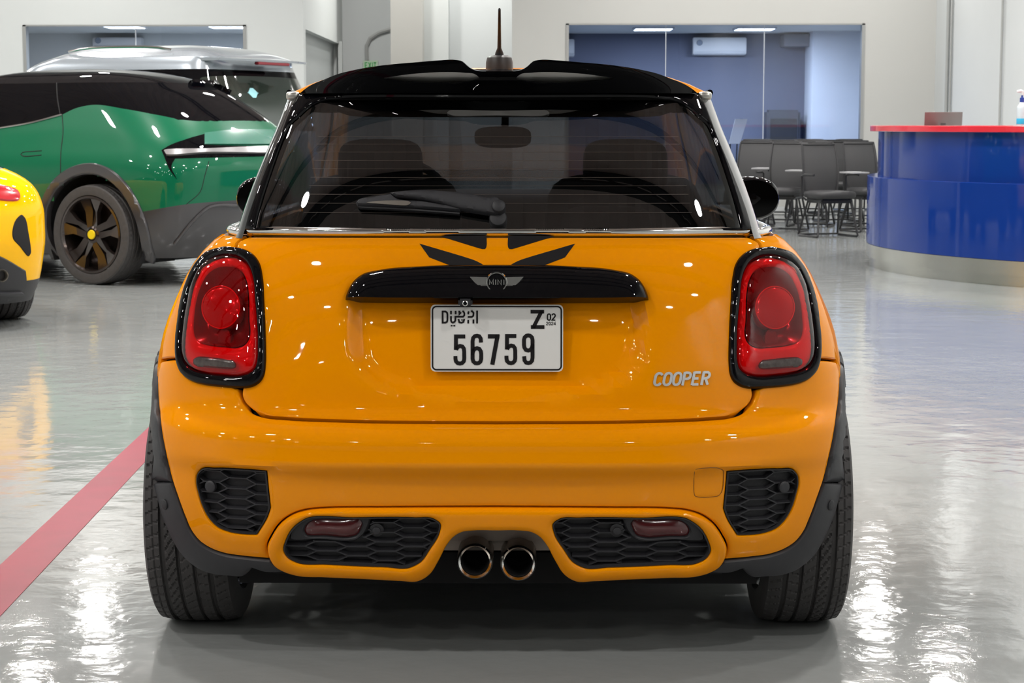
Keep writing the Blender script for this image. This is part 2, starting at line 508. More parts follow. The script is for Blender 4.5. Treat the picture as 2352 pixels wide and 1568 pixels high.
def letter_obj(name, VF, fn, depth, m, parent):
    """fn(u, v, w) places the flat letters; depth is how far they stand proud"""
    V, F = VF; n = len(V)
    verts = [fn(p[0], p[1], depth) for p in V] + [fn(p[0], p[1], 0) for p in V]
    faces = [f for f in F]
    faces += [(a, b, b + n, a + n) for a, b in boundary_edges(F)]
    o = mesh(name, verts, faces, m, parent, smooth=False)
    bm = bmesh.new(); bm.from_mesh(o.data); bmesh.ops.recalc_face_normals(bm, faces=bm.faces); bm.to_mesh(o.data); bm.free()
    return o
# ------------------------------------------------------------------ materials in use
M_OR = mat('orange_paint', (.90, .30, .0), .45, coat=.62, coat_rough=.02, spec=0.0)
M_BK = mat('black_gloss', (.003, .003, .004), .3, coat=.62, coat_rough=.01, spec=0.0)
M_PL = mat('black_plastic', (.018, .018, .021), .55, bump=(700, 2, .25, .001))
M_CLAD = mat('grey_black_plastic', (.024, .024, .028), .5, bump=(900, 2, .2, .001))
M_DK = mat('dark_void', (.006, .006, .007), .9)
M_CH = mat('chrome', (.78, .78, .76), .09, metal=1.0)
M_STEEL = mat('brushed_steel', (.50, .47, .42), .28, metal=1.0, noise=(9, 2, .15))
M_RUB = mat('tyre_rubber', (.044, .041, .041), .65, noise=(30, 4, .35))
M_GLT = glass_mat('tinted_glass', (.085, .095, .11), 1.95)
M_GLC = glass_mat('clear_glass', (.80, .84, .86), 1.45)
M_GLB = glass_mat('office_glass', (.80, .84, .93), 1.42)
M_GLW = glass_mat('side_office_glass', (.88, .89, .94), 1.42)
M_GLR = glass_mat('red_lens_glass', (.92, .16, .18), 1.5)
M_REDB = mat('bright_red_plastic', (.72, .006, .012), .22, coat=.6)
M_REDD = mat('deep_red_plastic', (.16, .004, .012), .25, coat=.5)
M_REDM = mat('mid_red_plastic', (.42, .004, .012), .2, coat=.6)
M_CLR = mat('clear_reverse_lens', (.085, .07, .065), .15, metal=.3, noise=(90, 2, .6))
M_FOG = mat('dark_red_fog_lens', (.085, .010, .012), .15, coat=1.0)
M_PLATE = mat('plate_white', (.74, .74, .72), .4)
M_INK = mat('plate_black', (.008, .007, .008), .5, spec=.25)
M_SEAT = mat('seat_fabric', (.010, .010, .011), .8)
M_PILLAR = mat('pillar_gloss', (.03, .032, .034), .08, coat=1.0, coat_rough=.02, ior=1.9)
M_SLOTREFL = mat('slot_reflection_grey', (.72, .70, .67), .45)
# ------------------------------------------------------------------ the hall
def floor_mat():
    m = bpy.data.materials.new('polished_floor'); m.use_nodes = True; MATS['polished_floor'] = m
    nt = m.node_tree; b = nt.nodes['Principled BSDF']; tc = nt.nodes.new('ShaderNodeTexCoord')
    def noise(scale, detail, vec=None):
        n = nt.nodes.new('ShaderNodeTexNoise'); n.inputs['Scale'].default_value = scale; n.inputs['Detail'].default_value = detail
        nt.links.new((vec or tc.outputs['Object']), n.inputs['Vector']); return n
    def ramp(src, p0, c0, p1, c1):
        r = nt.nodes.new('ShaderNodeValToRGB'); r.color_ramp.elements[0].position = p0; r.color_ramp.elements[1].position = p1
        r.color_ramp.elements[0].color = (*c0, 1); r.color_ramp.elements[1].color = (*c1, 1); nt.links.new(src, r.inputs[0]); return r
    n1 = noise(.55, 6); col = ramp(n1.outputs['Fac'], .3, (.265, .278, .274), .72, (.325, .338, .332))
    nt.links.new(col.outputs[0], b.inputs['Base Color'])
    n2 = noise(1.3, 5); rg = ramp(n2.outputs['Fac'], .3, (.05,) * 3, .75, (.13,) * 3)
    nt.links.new(rg.outputs[0], b.inputs['Roughness'])
    b.inputs['Specular IOR Level'].default_value = .5
    n3 = noise(5.5, 3); n4 = noise(75, 2)
    mix = nt.nodes.new('ShaderNodeMath'); mix.operation = 'MULTIPLY_ADD'; mix.inputs[1].default_value = .05
    nt.links.new(n4.outputs['Fac'], mix.inputs[0]); nt.links.new(n3.outputs['Fac'], mix.inputs[2])
    bp = nt.nodes.new('ShaderNodeBump'); bp.inputs['Strength'].default_value = .30; bp.inputs['Distance'].default_value = .012
    nt.links.new(mix.outputs[0], bp.inputs['Height']); nt.links.new(bp.outputs['Normal'], b.inputs['Normal'])
    return m
M_FLOOR = floor_mat()
M_WALL = mat('white_wall', (.62, .645, .635), .75, noise=(.9, 3, .03))
M_WALLC = mat('cream_wall', (.56, .56, .535), .75, noise=(.7, 3, .03))
M_WALLG = mat('grey_wall', (.64, .665, .665), .8, noise=(.6, 4, .06))
M_CEIL = mat('brown_foil_ceiling', (.40, .33, .31), .6, noise=(.9, 5, .35))
M_BEAM = mat('dark_beam', (.012, .012, .013), .7)
M_BACK = mat('brown_rear_wall', (.085, .07, .066), .8, noise=(.5, 4, .4))
M_ALU = mat('aluminium_frame', (.45, .46, .45), .35, metal=.8)
M_NAVY = mat('navy_wall', (.115, .128, .185), .7, noise=(.8, 2, .05))
M_PALE = mat('pale_blue_wall', (.62, .66, .73), .75)
M_WHITE = mat('white_plastic', (.70, .71, .72), .4)
def structure(o, label=None): return tag(o, label, kind='structure')
XL, XR, YB, YN, YL, YD = -14.0, 6.35, 25.65, -24.0, 23.65, 29.65
structure(box('floor', (XL, YN, -.2), (XR + .4, 34, 0), M_FLOOR))
structure(box('wall_right', (XR, YN, 0), (XR + .3, 34, CEIL_Z + .3), M_WALLG))
structure(box('wall_left', (XL - .3, YN, 0), (XL, 34, CEIL_Z + .3), M_WALL))
structure(box('wall_near', (XL, YN - .3, 0), (XR, YN, CEIL_Z + .3), M_BACK))
def wall_hole(name, x0, x1, y, th, hole, m):
    a, b, c, d = hole; g = Geo()
    for lo, hi in (((x0, y, 0), (a, y + th, CEIL_Z)), ((b, y, 0), (x1, y + th, CEIL_Z)), ((a, y, 0), (b, y + th, c)), ((a, y, d), (b, y + th, CEIL_Z))): g.box(lo, hi)
    return structure(g.obj(name, m, smooth=False))
hr = (at(1300, 56, YB)[0], at(1987, 56, YB)[0], .30, at(1600, 54, YB)[2])
hl = (at(52, 57, YL)[0], at(565, 57, YL)[0], .85, at(300, 57, YL)[2])
xw0, xw1 = at(1176, 100, YB)[0], at(697, 100, YL)[0]
wall_hole('wall_back', xw0, XR, YB, .18, hr, M_WALLC)
wall_hole('wall_back_left', XL, xw1, YL, .18, hl, M_WALL)
structure(box('wall_passage', (xw1 - 3, YD, 0), (xw0 + 2, YD + .2, CEIL_Z), M_WALLG))
structure(box('wall_return', (xw0, YB + .18, 0), (xw0 + .18, YD, CEIL_Z), M_WALL))
# the wall that turns into the passage, with its doorway
g = Geo(); x_ = xw1
for lo, hi in (((x_ - .2, YL + .18, 0), (x_, YL + .28, CEIL_Z)), ((x_ - .2, YD - .5, 0), (x_, YD, CEIL_Z)), ((x_ - .2, YL + .28, 2.62), (x_, YD - .5, CEIL_Z))): g.box(lo, hi)
structure(g.obj('wall_passage_side', M_WALL, smooth=False))
structure(box('trim_1', (x_ - .02, YD - .62, 0), (x_ + .05, YD - .5, 2.66), M_WALL))
structure(box('doorway_shade_panel', (x_ - .16, YL + .28, 0), (x_ - .11, YD - .5, 2.62), mat('doorway_shade_grey', (.36, .38, .38), .6)))  # added panel; its grey stands in for the dim space through the opening
# column standing in the passage
c0, c1, c2 = at(897, 60, YD - 1.2)[0], at(970, 60, YD - 1.2)[0], at(1030, 60, YD - .6)[0]
structure(box('column', (c0, YD - 1.2, 0), (c1, YD, CEIL_Z), mat('column_cream', (.50, .49, .46), .75)))
structure(box('column_pier', (c1, YD - .6, 0), (c2, YD, CEIL_Z), M_WALL))
# ceiling: ribbed foil sheet and beams
vs = []; fs = []; k = 0; n = 110
for i in range(n + 1):
    x = XL + (XR - XL) * i / n; z = CEIL_Z + (.05 if i % 2 else 0)
    vs += [(x, YN, z), (x, 34, z)]
for i in range(n): fs.append((2 * i, 2 * i + 1, 2 * i + 3, 2 * i + 2))
structure(mesh('ceiling', vs, fs, M_CEIL, smooth=False))
for i, y in enumerate((-21, -16.5, -11.5, -6.2, -4.1, -1.9, .2, 5.2, 10.8, 16.2, 21.4)):
    g = Geo().box((XL, y - .10, CEIL_Z - .42), (XR, y + .10, CEIL_Z - .34)).box((XL, y - .10, CEIL_Z - .06), (XR, y + .10, CEIL_Z))
    for j in range(20):
        xa = XL + (XR - XL) * j / 20; xb = XL + (XR - XL) * (j + 1) / 20
        g.tube([(xa, y, CEIL_Z - .36), ((xa + xb) / 2, y, CEIL_Z - .04), (xb, y, CEIL_Z - .36)], .03, 5)
    o = g.obj('roof_truss', M_BEAM, smooth=False); structure(o)
# hall lamps
M_LH = mat('lamp_housing', (.55, .55, .55), .4, metal=.5)
lamp_me = None; light_data = bpy.data.lights.new('lamp_light', 'AREA')
light_data.shape = 'DISK'; light_data.size = .34; light_data.energy = LAMP_W; light_data.color = (1.0, .975, .94); light_data.spread = math.radians(165)
for x, y in LAMPS:
    l = empty('ceiling_lamp', (x, y, CEIL_Z - .75)); tag(l, 'round pendant lamp hanging under the hall ceiling out of frame', 'lamp', 'ceiling lamps of the hall')
    if lamp_me is None:
        o = Geo().lathe([(.185, 0), (.20, .02), (.18, .08), (.07, .16), (.05, .30), (.0001, .31)], 'z', n=24).obj('housing', M_LH, l); lamp_me = o.data
        r = Geo().tube([(0, 0, .3), (0, 0, .75)], .012, 6).obj('rod', M_LH, l); rod_me = r.data
    else:
        link('housing', lamp_me, None, l); link('rod', rod_me, None, l)
    lo = bpy.data.objects.new('light', light_data); COL.objects.link(lo); lo.parent = l; lo.location = (0, 0, .005)
# red line painted on the floor
P = [ground(0, 1298), ground(346, 977), ground(346, 1047), ground(0, 1416)]
xl = lambda y: P[0][0] + (P[1][0] - P[0][0]) * (y - P[0][1]) / (P[1][1] - P[0][1])
xr = lambda y: P[3][0] + (P[2][0] - P[3][0]) * (y - P[3][1]) / (P[2][1] - P[3][1])
ya_, yb_ = -6.0, 4.9
v = [(xl(ya_), ya_, .0), (xr(ya_), ya_, .0), (xr(yb_), yb_, .0), (xl(yb_), yb_, .0)]
v += [(a, b, .0015) for a, b, c in v]
rl = mesh('floor_line', v, [(4, 5, 6, 7), (0, 1, 5, 4), (1, 2, 6, 5), (2, 3, 7, 6), (3, 0, 4, 7)], mat('red_floor_paint', (.27, .008, .036), .35, noise=(7, 5, .22), spec=.2), smooth=False)
tag(rl, 'faded red parking line painted on the grey floor left of the orange hatchback', 'floor marking')
# windows: frame bars and panes
def window(name, hole, y, joints, m, label):
    x0, x1, z0, z1 = hole; w = empty(name, ((x0 + x1) / 2, y, z0)); structure(w); cx = (x0 + x1) / 2; t = .045
    for lo, hi, nm in (((x0, 0, z1 - .022), (x1, .14, z1), 'frame_head'), ((x0, 0, z0), (x1, .14, z0 + t), 'frame_sill'), ((x0, 0, z0), (x0 + t, .14, z1), 'frame_jamb'), ((x1 - t, 0, z0), (x1, .14, z1), 'frame_jamb')):
        Geo().box((lo[0] - cx, lo[1] - .012, lo[2] - z0), (hi[0] - cx, hi[1], hi[2] - z0)).obj(nm, M_ALU, w, smooth=False)
    xs = [x0 + t] + joints + [x1 - t]
    for a, b in zip(xs[:-1], xs[1:]):
        Geo().box((a - cx + .004, .06, t), (b - cx - .004, .072, z1 - z0 - .022)).obj('pane', m, w, smooth=False)
    for a in joints:
        Geo().box((a - cx - .006, .055, t), (a - cx + .006, .077, z1 - z0 - t)).obj('pane_joint', mat('silicone_joint', (.55, .58, .62), .5), w, smooth=False)
    return w
window('window_1', hr, YB, [at(1529, 200, YB)[0], at(1755, 200, YB)[0]], M_GLB, '')
window('window_2', hl, YL, [at(310, 100, YL)[0]], M_GLW, '')
# rooms behind the windows
def office(x0, x1, y0, y1, zc, mw, prefix):
    structure(box('wall_' + prefix + '_far', (x0, y1, 0), (x1, y1 + .1, zc), mw))
    structure(box('ceiling_' + prefix, (x0, y0, zc), (x1, y1 + .1, zc + .1), M_WALL))
    structure(box('wall_' + prefix + '_left_side', (x0 - .1, y0, 0), (x0, y1, zc), mw))
    structure(box('wall_' + prefix + '_right_side', (x1, y0, 0), (x1 + .1, y1, zc), M_PALE))
OY = YB + 3.6
office(xw0 + .4, XR - .1, YB + .18, OY, 2.80, M_NAVY, 'office')
xp = at(1848, 200, OY)[0]
structure(box('wall_office_partition', (xp, OY - .9, 0), (XR - .1, OY, 2.80), M_PALE))
office(XL + 1, xw1 - .3, YL + .18, YL + 3.4, 2.70, M_WALL, 'side_office')
def panel_light(pxx, y, zc, w, label, energy):
    l = empty('office_ceiling_light', (at(pxx, 66, y)[0], y, zc)); tag(l, label, 'lamp', 'office ceiling panel lights')
    Geo().box((-w / 2 - .03, -.33, -.03), (w / 2 + .03, .33, 0)).obj('light_frame', M_WHITE, l, smooth=False)
    Geo().box((-w / 2, -.30, -.036), (w / 2, .30, -.028)).obj('diffuser', mat('panel_diffuser', (.9, .9, .9), .5, emit=(.82, .93, 1.0), emit_s=9), l, smooth=False)
    ld = bpy.data.lights.new('panel_glow', 'AREA'); ld.shape = 'RECTANGLE'; ld.size = w; ld.size_y = .6; ld.energy = energy; ld.color = (.85, .93, 1.0)
    o = bpy.data.objects.new('light', ld); COL.objects.link(o); o.parent = l; o.location = (0, 0, -.045)
panel_light(1500, YB + 1.6, 2.80, .58, 'glowing ceiling panel in the office, left one behind the glass above the hatchback', 110)
panel_light(1733, YB + 1.6, 2.80, .58, 'glowing ceiling panel in the office, right one above the wall air conditioner', 110)
panel_light(285, YL + .75, 2.70, .50, 'glowing ceiling panel in the left office above the grey SUV roof', 90)
panel_light(524, YL + .75, 2.70, .50, 'glowing ceiling panel at the right end of the left office window', 90)
def aircon(x0, y0, x1, y1, Y, label, logo=True):
    a, b = at(x0, y0, Y), at(x1, y1, Y); o = empty('air_conditioner', ((a[0] + b[0]) / 2, Y, b[2])); tag(o, label, 'air conditioner', 'split air conditioners in the offices')
    w, h = b[0] - a[0], a[2] - b[2]
    Geo().add([(-w/2,-.02,h*.06),(w/2,-.02,h*.06),(w/2,.2,0),(-w/2,.2,0),(-w/2,-.04,h*.35),(w/2,-.04,h*.35),(-w/2,-.02,h),(w/2,-.02,h),(-w/2,.2,h),(w/2,.2,h)],
              [(0,1,5,4),(4,5,7,6),(6,7,9,8),(3,2,1,0),(8,9,2,3),(0,4,6,8,3),(1,2,9,7,5)]).obj('casing', M_WHITE, o, bevel=.012)
    Geo().box((-w * .47, -.041, h * .10), (w * .47, -.02, h * .22)).obj('air_flap', mat('flap_grey', (.5, .52, .55), .4), o, smooth=False)
    if logo: Geo().lathe([(.0001, -.052), (.045, -.052), (.05, -.045)], 'y', (-w * .38, 0, h * .70), 16).obj('round_badge', mat('badge_grey', (.22, .26, .33), .4), o)
    return o
aircon(1592, 86, 1714, 127, OY - .22, 'white wall air conditioner in the navy office behind the middle pane')
aircon(1290, 90, 1319, 131, OY - .22, 'white air conditioner cut off by the left edge of the office window')
aircon(213, 86, 325, 110, YL + 3.15, 'white air conditioner in the left office above the grey SUV')
dct = Geo(); a, b = at(1796, 80, OY - .2), at(1862, 108, OY - .2)
dct.box((a[0], OY - .5, b[2]), (b[0], OY, a[2])); o = dct.obj('duct_box', mat('duct_grey', (.16, .17, .20), .6), bevel=.01); tag(o, 'dark grey boxed duct in the upper corner of the navy office', 'duct')
a, b = at(1762, 252, OY - .5), at(1838, 330, OY - .5)
cl_ = empty('air_cooler', ((a[0] + b[0]) / 2, OY - .5, 0)); tag(cl_, 'dark portable air cooler on castors in the office behind the chairs', 'air cooler')
w = (b[0] - a[0]) / 2
Geo().box((-w, 0, .08), (w, .4, a[2])).obj('cooler_body', mat('cooler_grey', (.05, .055, .07), .5), cl_, bevel=.04)
Geo().box((-w * .8, -.015, .35), (w * .8, .02, a[2] - .15)).obj('cooler_grille', M_PL, cl_, bevel=.01)
for sx in (-1, 1):
    for sy in (.06, .34): Geo().lathe([(.0001, -.02), (.04, -.02), (.04, .02), (.0001, .02)], 'x', (sx * w * .8, sy, .04), 14).obj('castor', M_PL, cl_)
# tilted white board standing in the office
B0 = [at(1674, 330, YB + 1.0), at(1700, 330, YB + 1.0), at(1717, 273, YB + 1.0), at(1689, 273, YB + 1.0)]
db = empty('white_board', (B0[0][0], YB + 1.0, 0)); tag(db, 'white flip board standing tilted behind the office glass left of the chairs', 'board')
q = [(p[0] - B0[0][0], 0, p[2]) for p in B0] + [(p[0] - B0[0][0], .03, p[2]) for p in B0]
Geo().add(q, [(0, 1, 2, 3), (7, 6, 5, 4), (0, 4, 5, 1), (1, 5, 6, 2), (2, 6, 7, 3), (3, 7, 4, 0)]).obj('board_panel', M_WHITE, db, smooth=False)
for dx in (.03, .14): Geo().tube([(dx, .05, B0[0][2] + .1), (dx - .02, .15, 0)], .012, 6).obj('board_leg', M_PL, db)
# exit sign and its cable
e0, e1 = at(834, 139, YD - .06), at(868, 160, YD - .06)
ex = empty('exit_sign', ((e0[0] + e1[0]) / 2, YD - .06, e1[2])); tag(ex, 'small green lettered exit sign on the grey passage wall', 'sign')
w, h = e1[0] - e0[0], e0[2] - e1[2]
Geo().box((-w / 2, 0, 0), (w / 2, .05, h)).obj('sign_box', mat('sign_face', (.58, .72, .55), .4), ex, smooth=False)
VF = lettering('EXIT', 0, 0, h * .62, .72, .17); xs = np.array([p[0] for p in VF[0]]); kk = w * .78 / (xs.max() - xs.min())
letter_obj('sign_letters', ([((p[0] - (xs.max() + xs.min()) / 2) * kk, p[1] + h * .18) for p in VF[0]], VF[1]), lambda u, v, w_: (u, -.001 - w_, v), .004, mat('sign_green', (.05, .48, .10), .4), ex)
cb = [at(x, y, YD - .03) for x, y in ((897,67),(870,75),(850,88),(842,105),(843,138))]
tag(Geo().tube(cb, .035, 6).obj('cable_conduit', mat('conduit_grey', (.42, .43, .42), .6)), 'grey flexible conduit curving down the passage wall to the exit sign', 'cable')
# conduits and cover strip on the right wall
for pxx, nm, r, lab in ((2176, 'wall_pipe', .025, 'left of two thin grey pipes running up the right wall'), (2184, 'wall_pipe', .018, 'right of two thin grey pipes running up the right wall'), (2300, 'wall_cable', .016, 'thin grey cable running up the right wall above the sanitizer bottle')):
    d = rays([(pxx, 120)])[0]; t = (XR - .03 - CAM[0]) / d[0]; y = CAM[1] + d[1] * t
    tag(Geo().tube([(XR - .03, y, .3), (XR - .03, y, 4.9)], r, 8).obj(nm, mat('pipe_grey', (.38, .39, .38), .5)), lab, 'pipe')
# ------------------------------------------------------------------ the orange hatchback: body surfaces
def _sstep(x, a, b):
    t = np.clip((x - a) / (b - a), 0, 1); return t * t * (3 - 2 * t)
def plate_recess(P, a, z):
    """shallow pocket round the number plate and the crease pressed into the bumper"""
    x = P[..., 0]; y = P[..., 1]
    s = 1 - ((np.abs(x) / 0.352) ** 3.4 + (np.maximum(0, 0.80 - z) / 0.172) ** 3.4) ** (1 / 3.4)
    d = 0.034 * _sstep(s, 0.0, 0.12) * (1 - _sstep(z, 0.865, 0.90))
    d2 = 0.0055 * np.exp(-((z - 0.512) / 0.008) ** 2) * (1 - _sstep(np.abs(x), .55, .72))
    P = P.copy(); P[..., 1] = y + np.where(np.abs(a) < 0.9, d + d2, 0)
    return P
_tab = dict(
    z =[.12, .18, .25, .32, .39, .45, .470, .482, .500, .52, .545, .562, .575, .60, .65, .70, .75, .80, .85, .90, .94, .97, .99, 1.01],
    w =[.79, .815,.838,.852,.859,.861,.862,.862,.862,.862,.862,.862,.862,.861,.857,.850,.840,.822,.800,.776,.747,.717,.690,.660],
    yr=[.15, .108,.074,.050,.036,.024,.012,.001,.001,.003,.008,.020,.046,.072,.074,.078,.084,.093,.106,.124,.145,.165,.181,.200],
    ya=[.56]*19+[.57,.58,.59,.60,.61],
    n =[4.3,4.3,4.3,4.2,4.0,3.7,3.6,3.55,3.5,3.45,3.4,3.35,3.3,3.25,3.05,2.9,2.75,2.7,2.7,2.7,2.8,2.95,3.1,3.2],
    yb=[3.1]*20+[2.9,2.7,2.55,2.4],
    yf=[3.6,3.70,3.78,3.82,3.83,3.84,3.84,3.84,3.84,3.84,3.84,3.84,3.84,3.83,3.82,3.80,3.76,3.70,3.60,3.35,3.1,2.95,2.85,2.75])
BODY = Hull(_tab, disp=plate_recess, Ls=2.54)
BODY0 = Hull(_tab, Ls=2.54)                  # the same without the pocket
CABIN = Hull(dict(
    z =[.985, 1.05, 1.10, 1.15, 1.20, 1.25, 1.30, 1.335, 1.36],
    w =[.647, .628, .612, .594, .575, .556, .540, .528, .512],
    yr=[.205, .234, .257, .281, .307, .335, .366, .391, .415],
    ya=[.50, .52, .54, .56, .58, .61, .64, .66, .68],
    n =[4.2, 4.2, 4.2, 4.2, 4.2, 4.2, 4.1, 4.0, 3.8],
    yb=[2.25, 2.15, 2.08, 2.0, 1.92, 1.84, 1.75, 1.68, 1.62],
    yf=[2.85, 2.73, 2.63, 2.53, 2.42, 2.31, 2.18, 2.07, 1.98]),
    Ls=1.4, Lr=0.95, Lf=0.95, bulge=0.07)
AX_R, AX_F, WH_R = .52, 3.015, .308          # axles and tyre radius
def on_hull(H, x, z, h=0.0):
    """point of the tail at width x, height z, standing h proud"""
    A = np.linspace(0, H.Lr, 300)
    a = math.copysign(float(np.interp(abs(x), H.S(A, np.full(300, z))[:, 0], A)), x)
    p = H.S(np.array([a]), np.array([z]))[0]
    if h: p = p + H.N(np.array([a]), np.array([z]))[0] * h
    return p
# ------------------------------------------------------------------ the orange hatchback
car = empty('hatchback_car')
tag(car, 'orange two-door hatchback with black roof spoiler parked in the middle, seen from behind', 'car')

def px(H, pts, step=5.0, closed=False, amax=1.3, **k):
    return H.inv(spline(pts, step, closed), -amax, amax, **k)

# outlines read from the left half of the tail
BEZ = px(BODY, [(522,568),(503,572),(483,579),(466,595),(447,622),(432,656),(420,696),(413,738),(408,780),(407,815),(410,836),(417,855),(430,869),(447,878),(470,884),(500,888),(545,891),(569,891),(586,886),(601,874),(608,858),(610.5,836),(611,806),(610,760),(607,690),(603,633),(598,608),(587,589),(570,576),(556,571),(541,569)], closed=True)
LEN = px(BODY, [(520,587),(499,591),(482,599),(466,614),(453,637),(441,667),(434,700),(427,738),(422,780),(421,806),(424,824),(432,838),(447,849),(470,856),(508,861),(554,862),(574,856),(586,846),(591,829),(592.5,798),(592.5,760),(587,690),(583,643),(577,622),(566,604),(550,593),(534,588)], closed=True)
INN = px(BODY, [(518,610),(494,614),(475,627),(460,652),(448,690),(443,729),(442,757),(446,774),(456,784),(475,790),(516,795),(544,796),(559,790),(568,778),(571,760),(569,740),(567,671),(562,643),(552,623),(537,613)], closed=True)
DISC = px(BODY, [(502 + 44 * math.cos(t), 703 + 49 * math.sin(t)) for t in np.linspace(0, 2 * PI, 25)[:-1]], closed=True)
REV = px(BODY, [(462,823),(453,829),(453,838),(462,844,1),(540,848),(547,845),(548,836),(541,828,1)], closed=True, step=3)
VENT = px(BODY, [(461,1079.5),(492,1078),(557,1080.6),(610,1084.6,1),(613.6,1121),(618.6,1167,1),(612,1186),(588,1227.6,1),(557,1226.5),(524,1221),(500,1211),(481,1193),(466,1167),(455,1134),(449.5,1104),(452,1089)], closed=True)
TRIM_O = [(884,1167.5),(748,1169),(707,1172.6),(673,1183),(646,1201.5),(626,1229),(615,1256)]
GRIL = px(BODY, [(700.5,1191),(816,1187),(952,1187),(996.5,1190),(1011,1201),(1008,1222),(986,1259),(966,1286.5),(942,1299),(884,1298),(748,1292),(683.5,1288),(663,1277),(653,1259),(658,1239),(673,1212)], closed=True)

# --- tailgate skin
gate = sym(px(BODY, [(1141,541.5,1),(700,541),(575,540.5,1),(555,550),(545,558),(540.5,571,1),(562,590),(592,625),(600,700),(603,790),(602,840),(592,868),(570,880,1),(556,885,1),(554,910),(560,924),(571,936),(585,945),(608,952),(660,957),(800,963),(1141,966.5,1)]))
tailgate = patch('tailgate', BODY, [gate], M_OR, car, sp=.016, h=rounded(.006, 0, .004), rings=(.002, .006), gap=.0022, rim=.02)
# --- bumper skin
arch_px = [(361.5,829),(360.6,867),(362,913),(365,951),(371,1000),(381,1052),(394,1106),(405,1139),(422,1186),(437.6,1221),(457,1245),(481,1261),(513,1273),(557,1280),(624,1286,1)]
b1 = px(BODY, [(1141,968,1),(800,964.5),(660,959),(608,954),(584,947),(569,938),(558,926),(551.5,911),(547,893,1),(520,880),(450,868),(425,852),(414,835),(410,824,1),(385,825),(366,828.5,1)])
b2 = px(BODY, arch_px)
b3 = px(BODY, [(624,1286,1),(616,1272),(613,1256),(624,1229),(644.5,1200.5),(672,1181.5),(707,1171),(748,1167.5),(884,1166),(1141,1164.8,1)])
bump = sym(np.vstack([b1[:-1], b2[1:-1], b3]))
bumper = patch('rear_bumper', BODY, [bump, VENT, mir(VENT)], M_OR, car, sp=.016, h=rounded(.009, 0, .006), rings=(.003, .009), gap=.0016, rim=.02)
tow = px(BODY, [(1603,1076),(1652,1075),(1661,1080),(1662,1090),(1657,1130),(1650,1138),(1640,1140),(1605,1141),(1596,1138),(1594,1130),(1595,1086),(1597,1078)], closed=True, step=3)
patch('tow_hook_cover', BODY, [offset(tow, .001)], M_OR, bumper, sp=.01, h=rounded(.004, .0012, .003), rings=(.001, .004), rim=.002)
Geo().tube([BODY.S(np.array([a]), np.array([z]))[0] + BODY.N(np.array([a]), np.array([z]))[0] * .0003 for a, z in np.vstack([tow, tow[:1]])], .0007, 6).obj('tow_cover_seam', mat('seam_brown', (.16, .05, .002), .6), bumper)
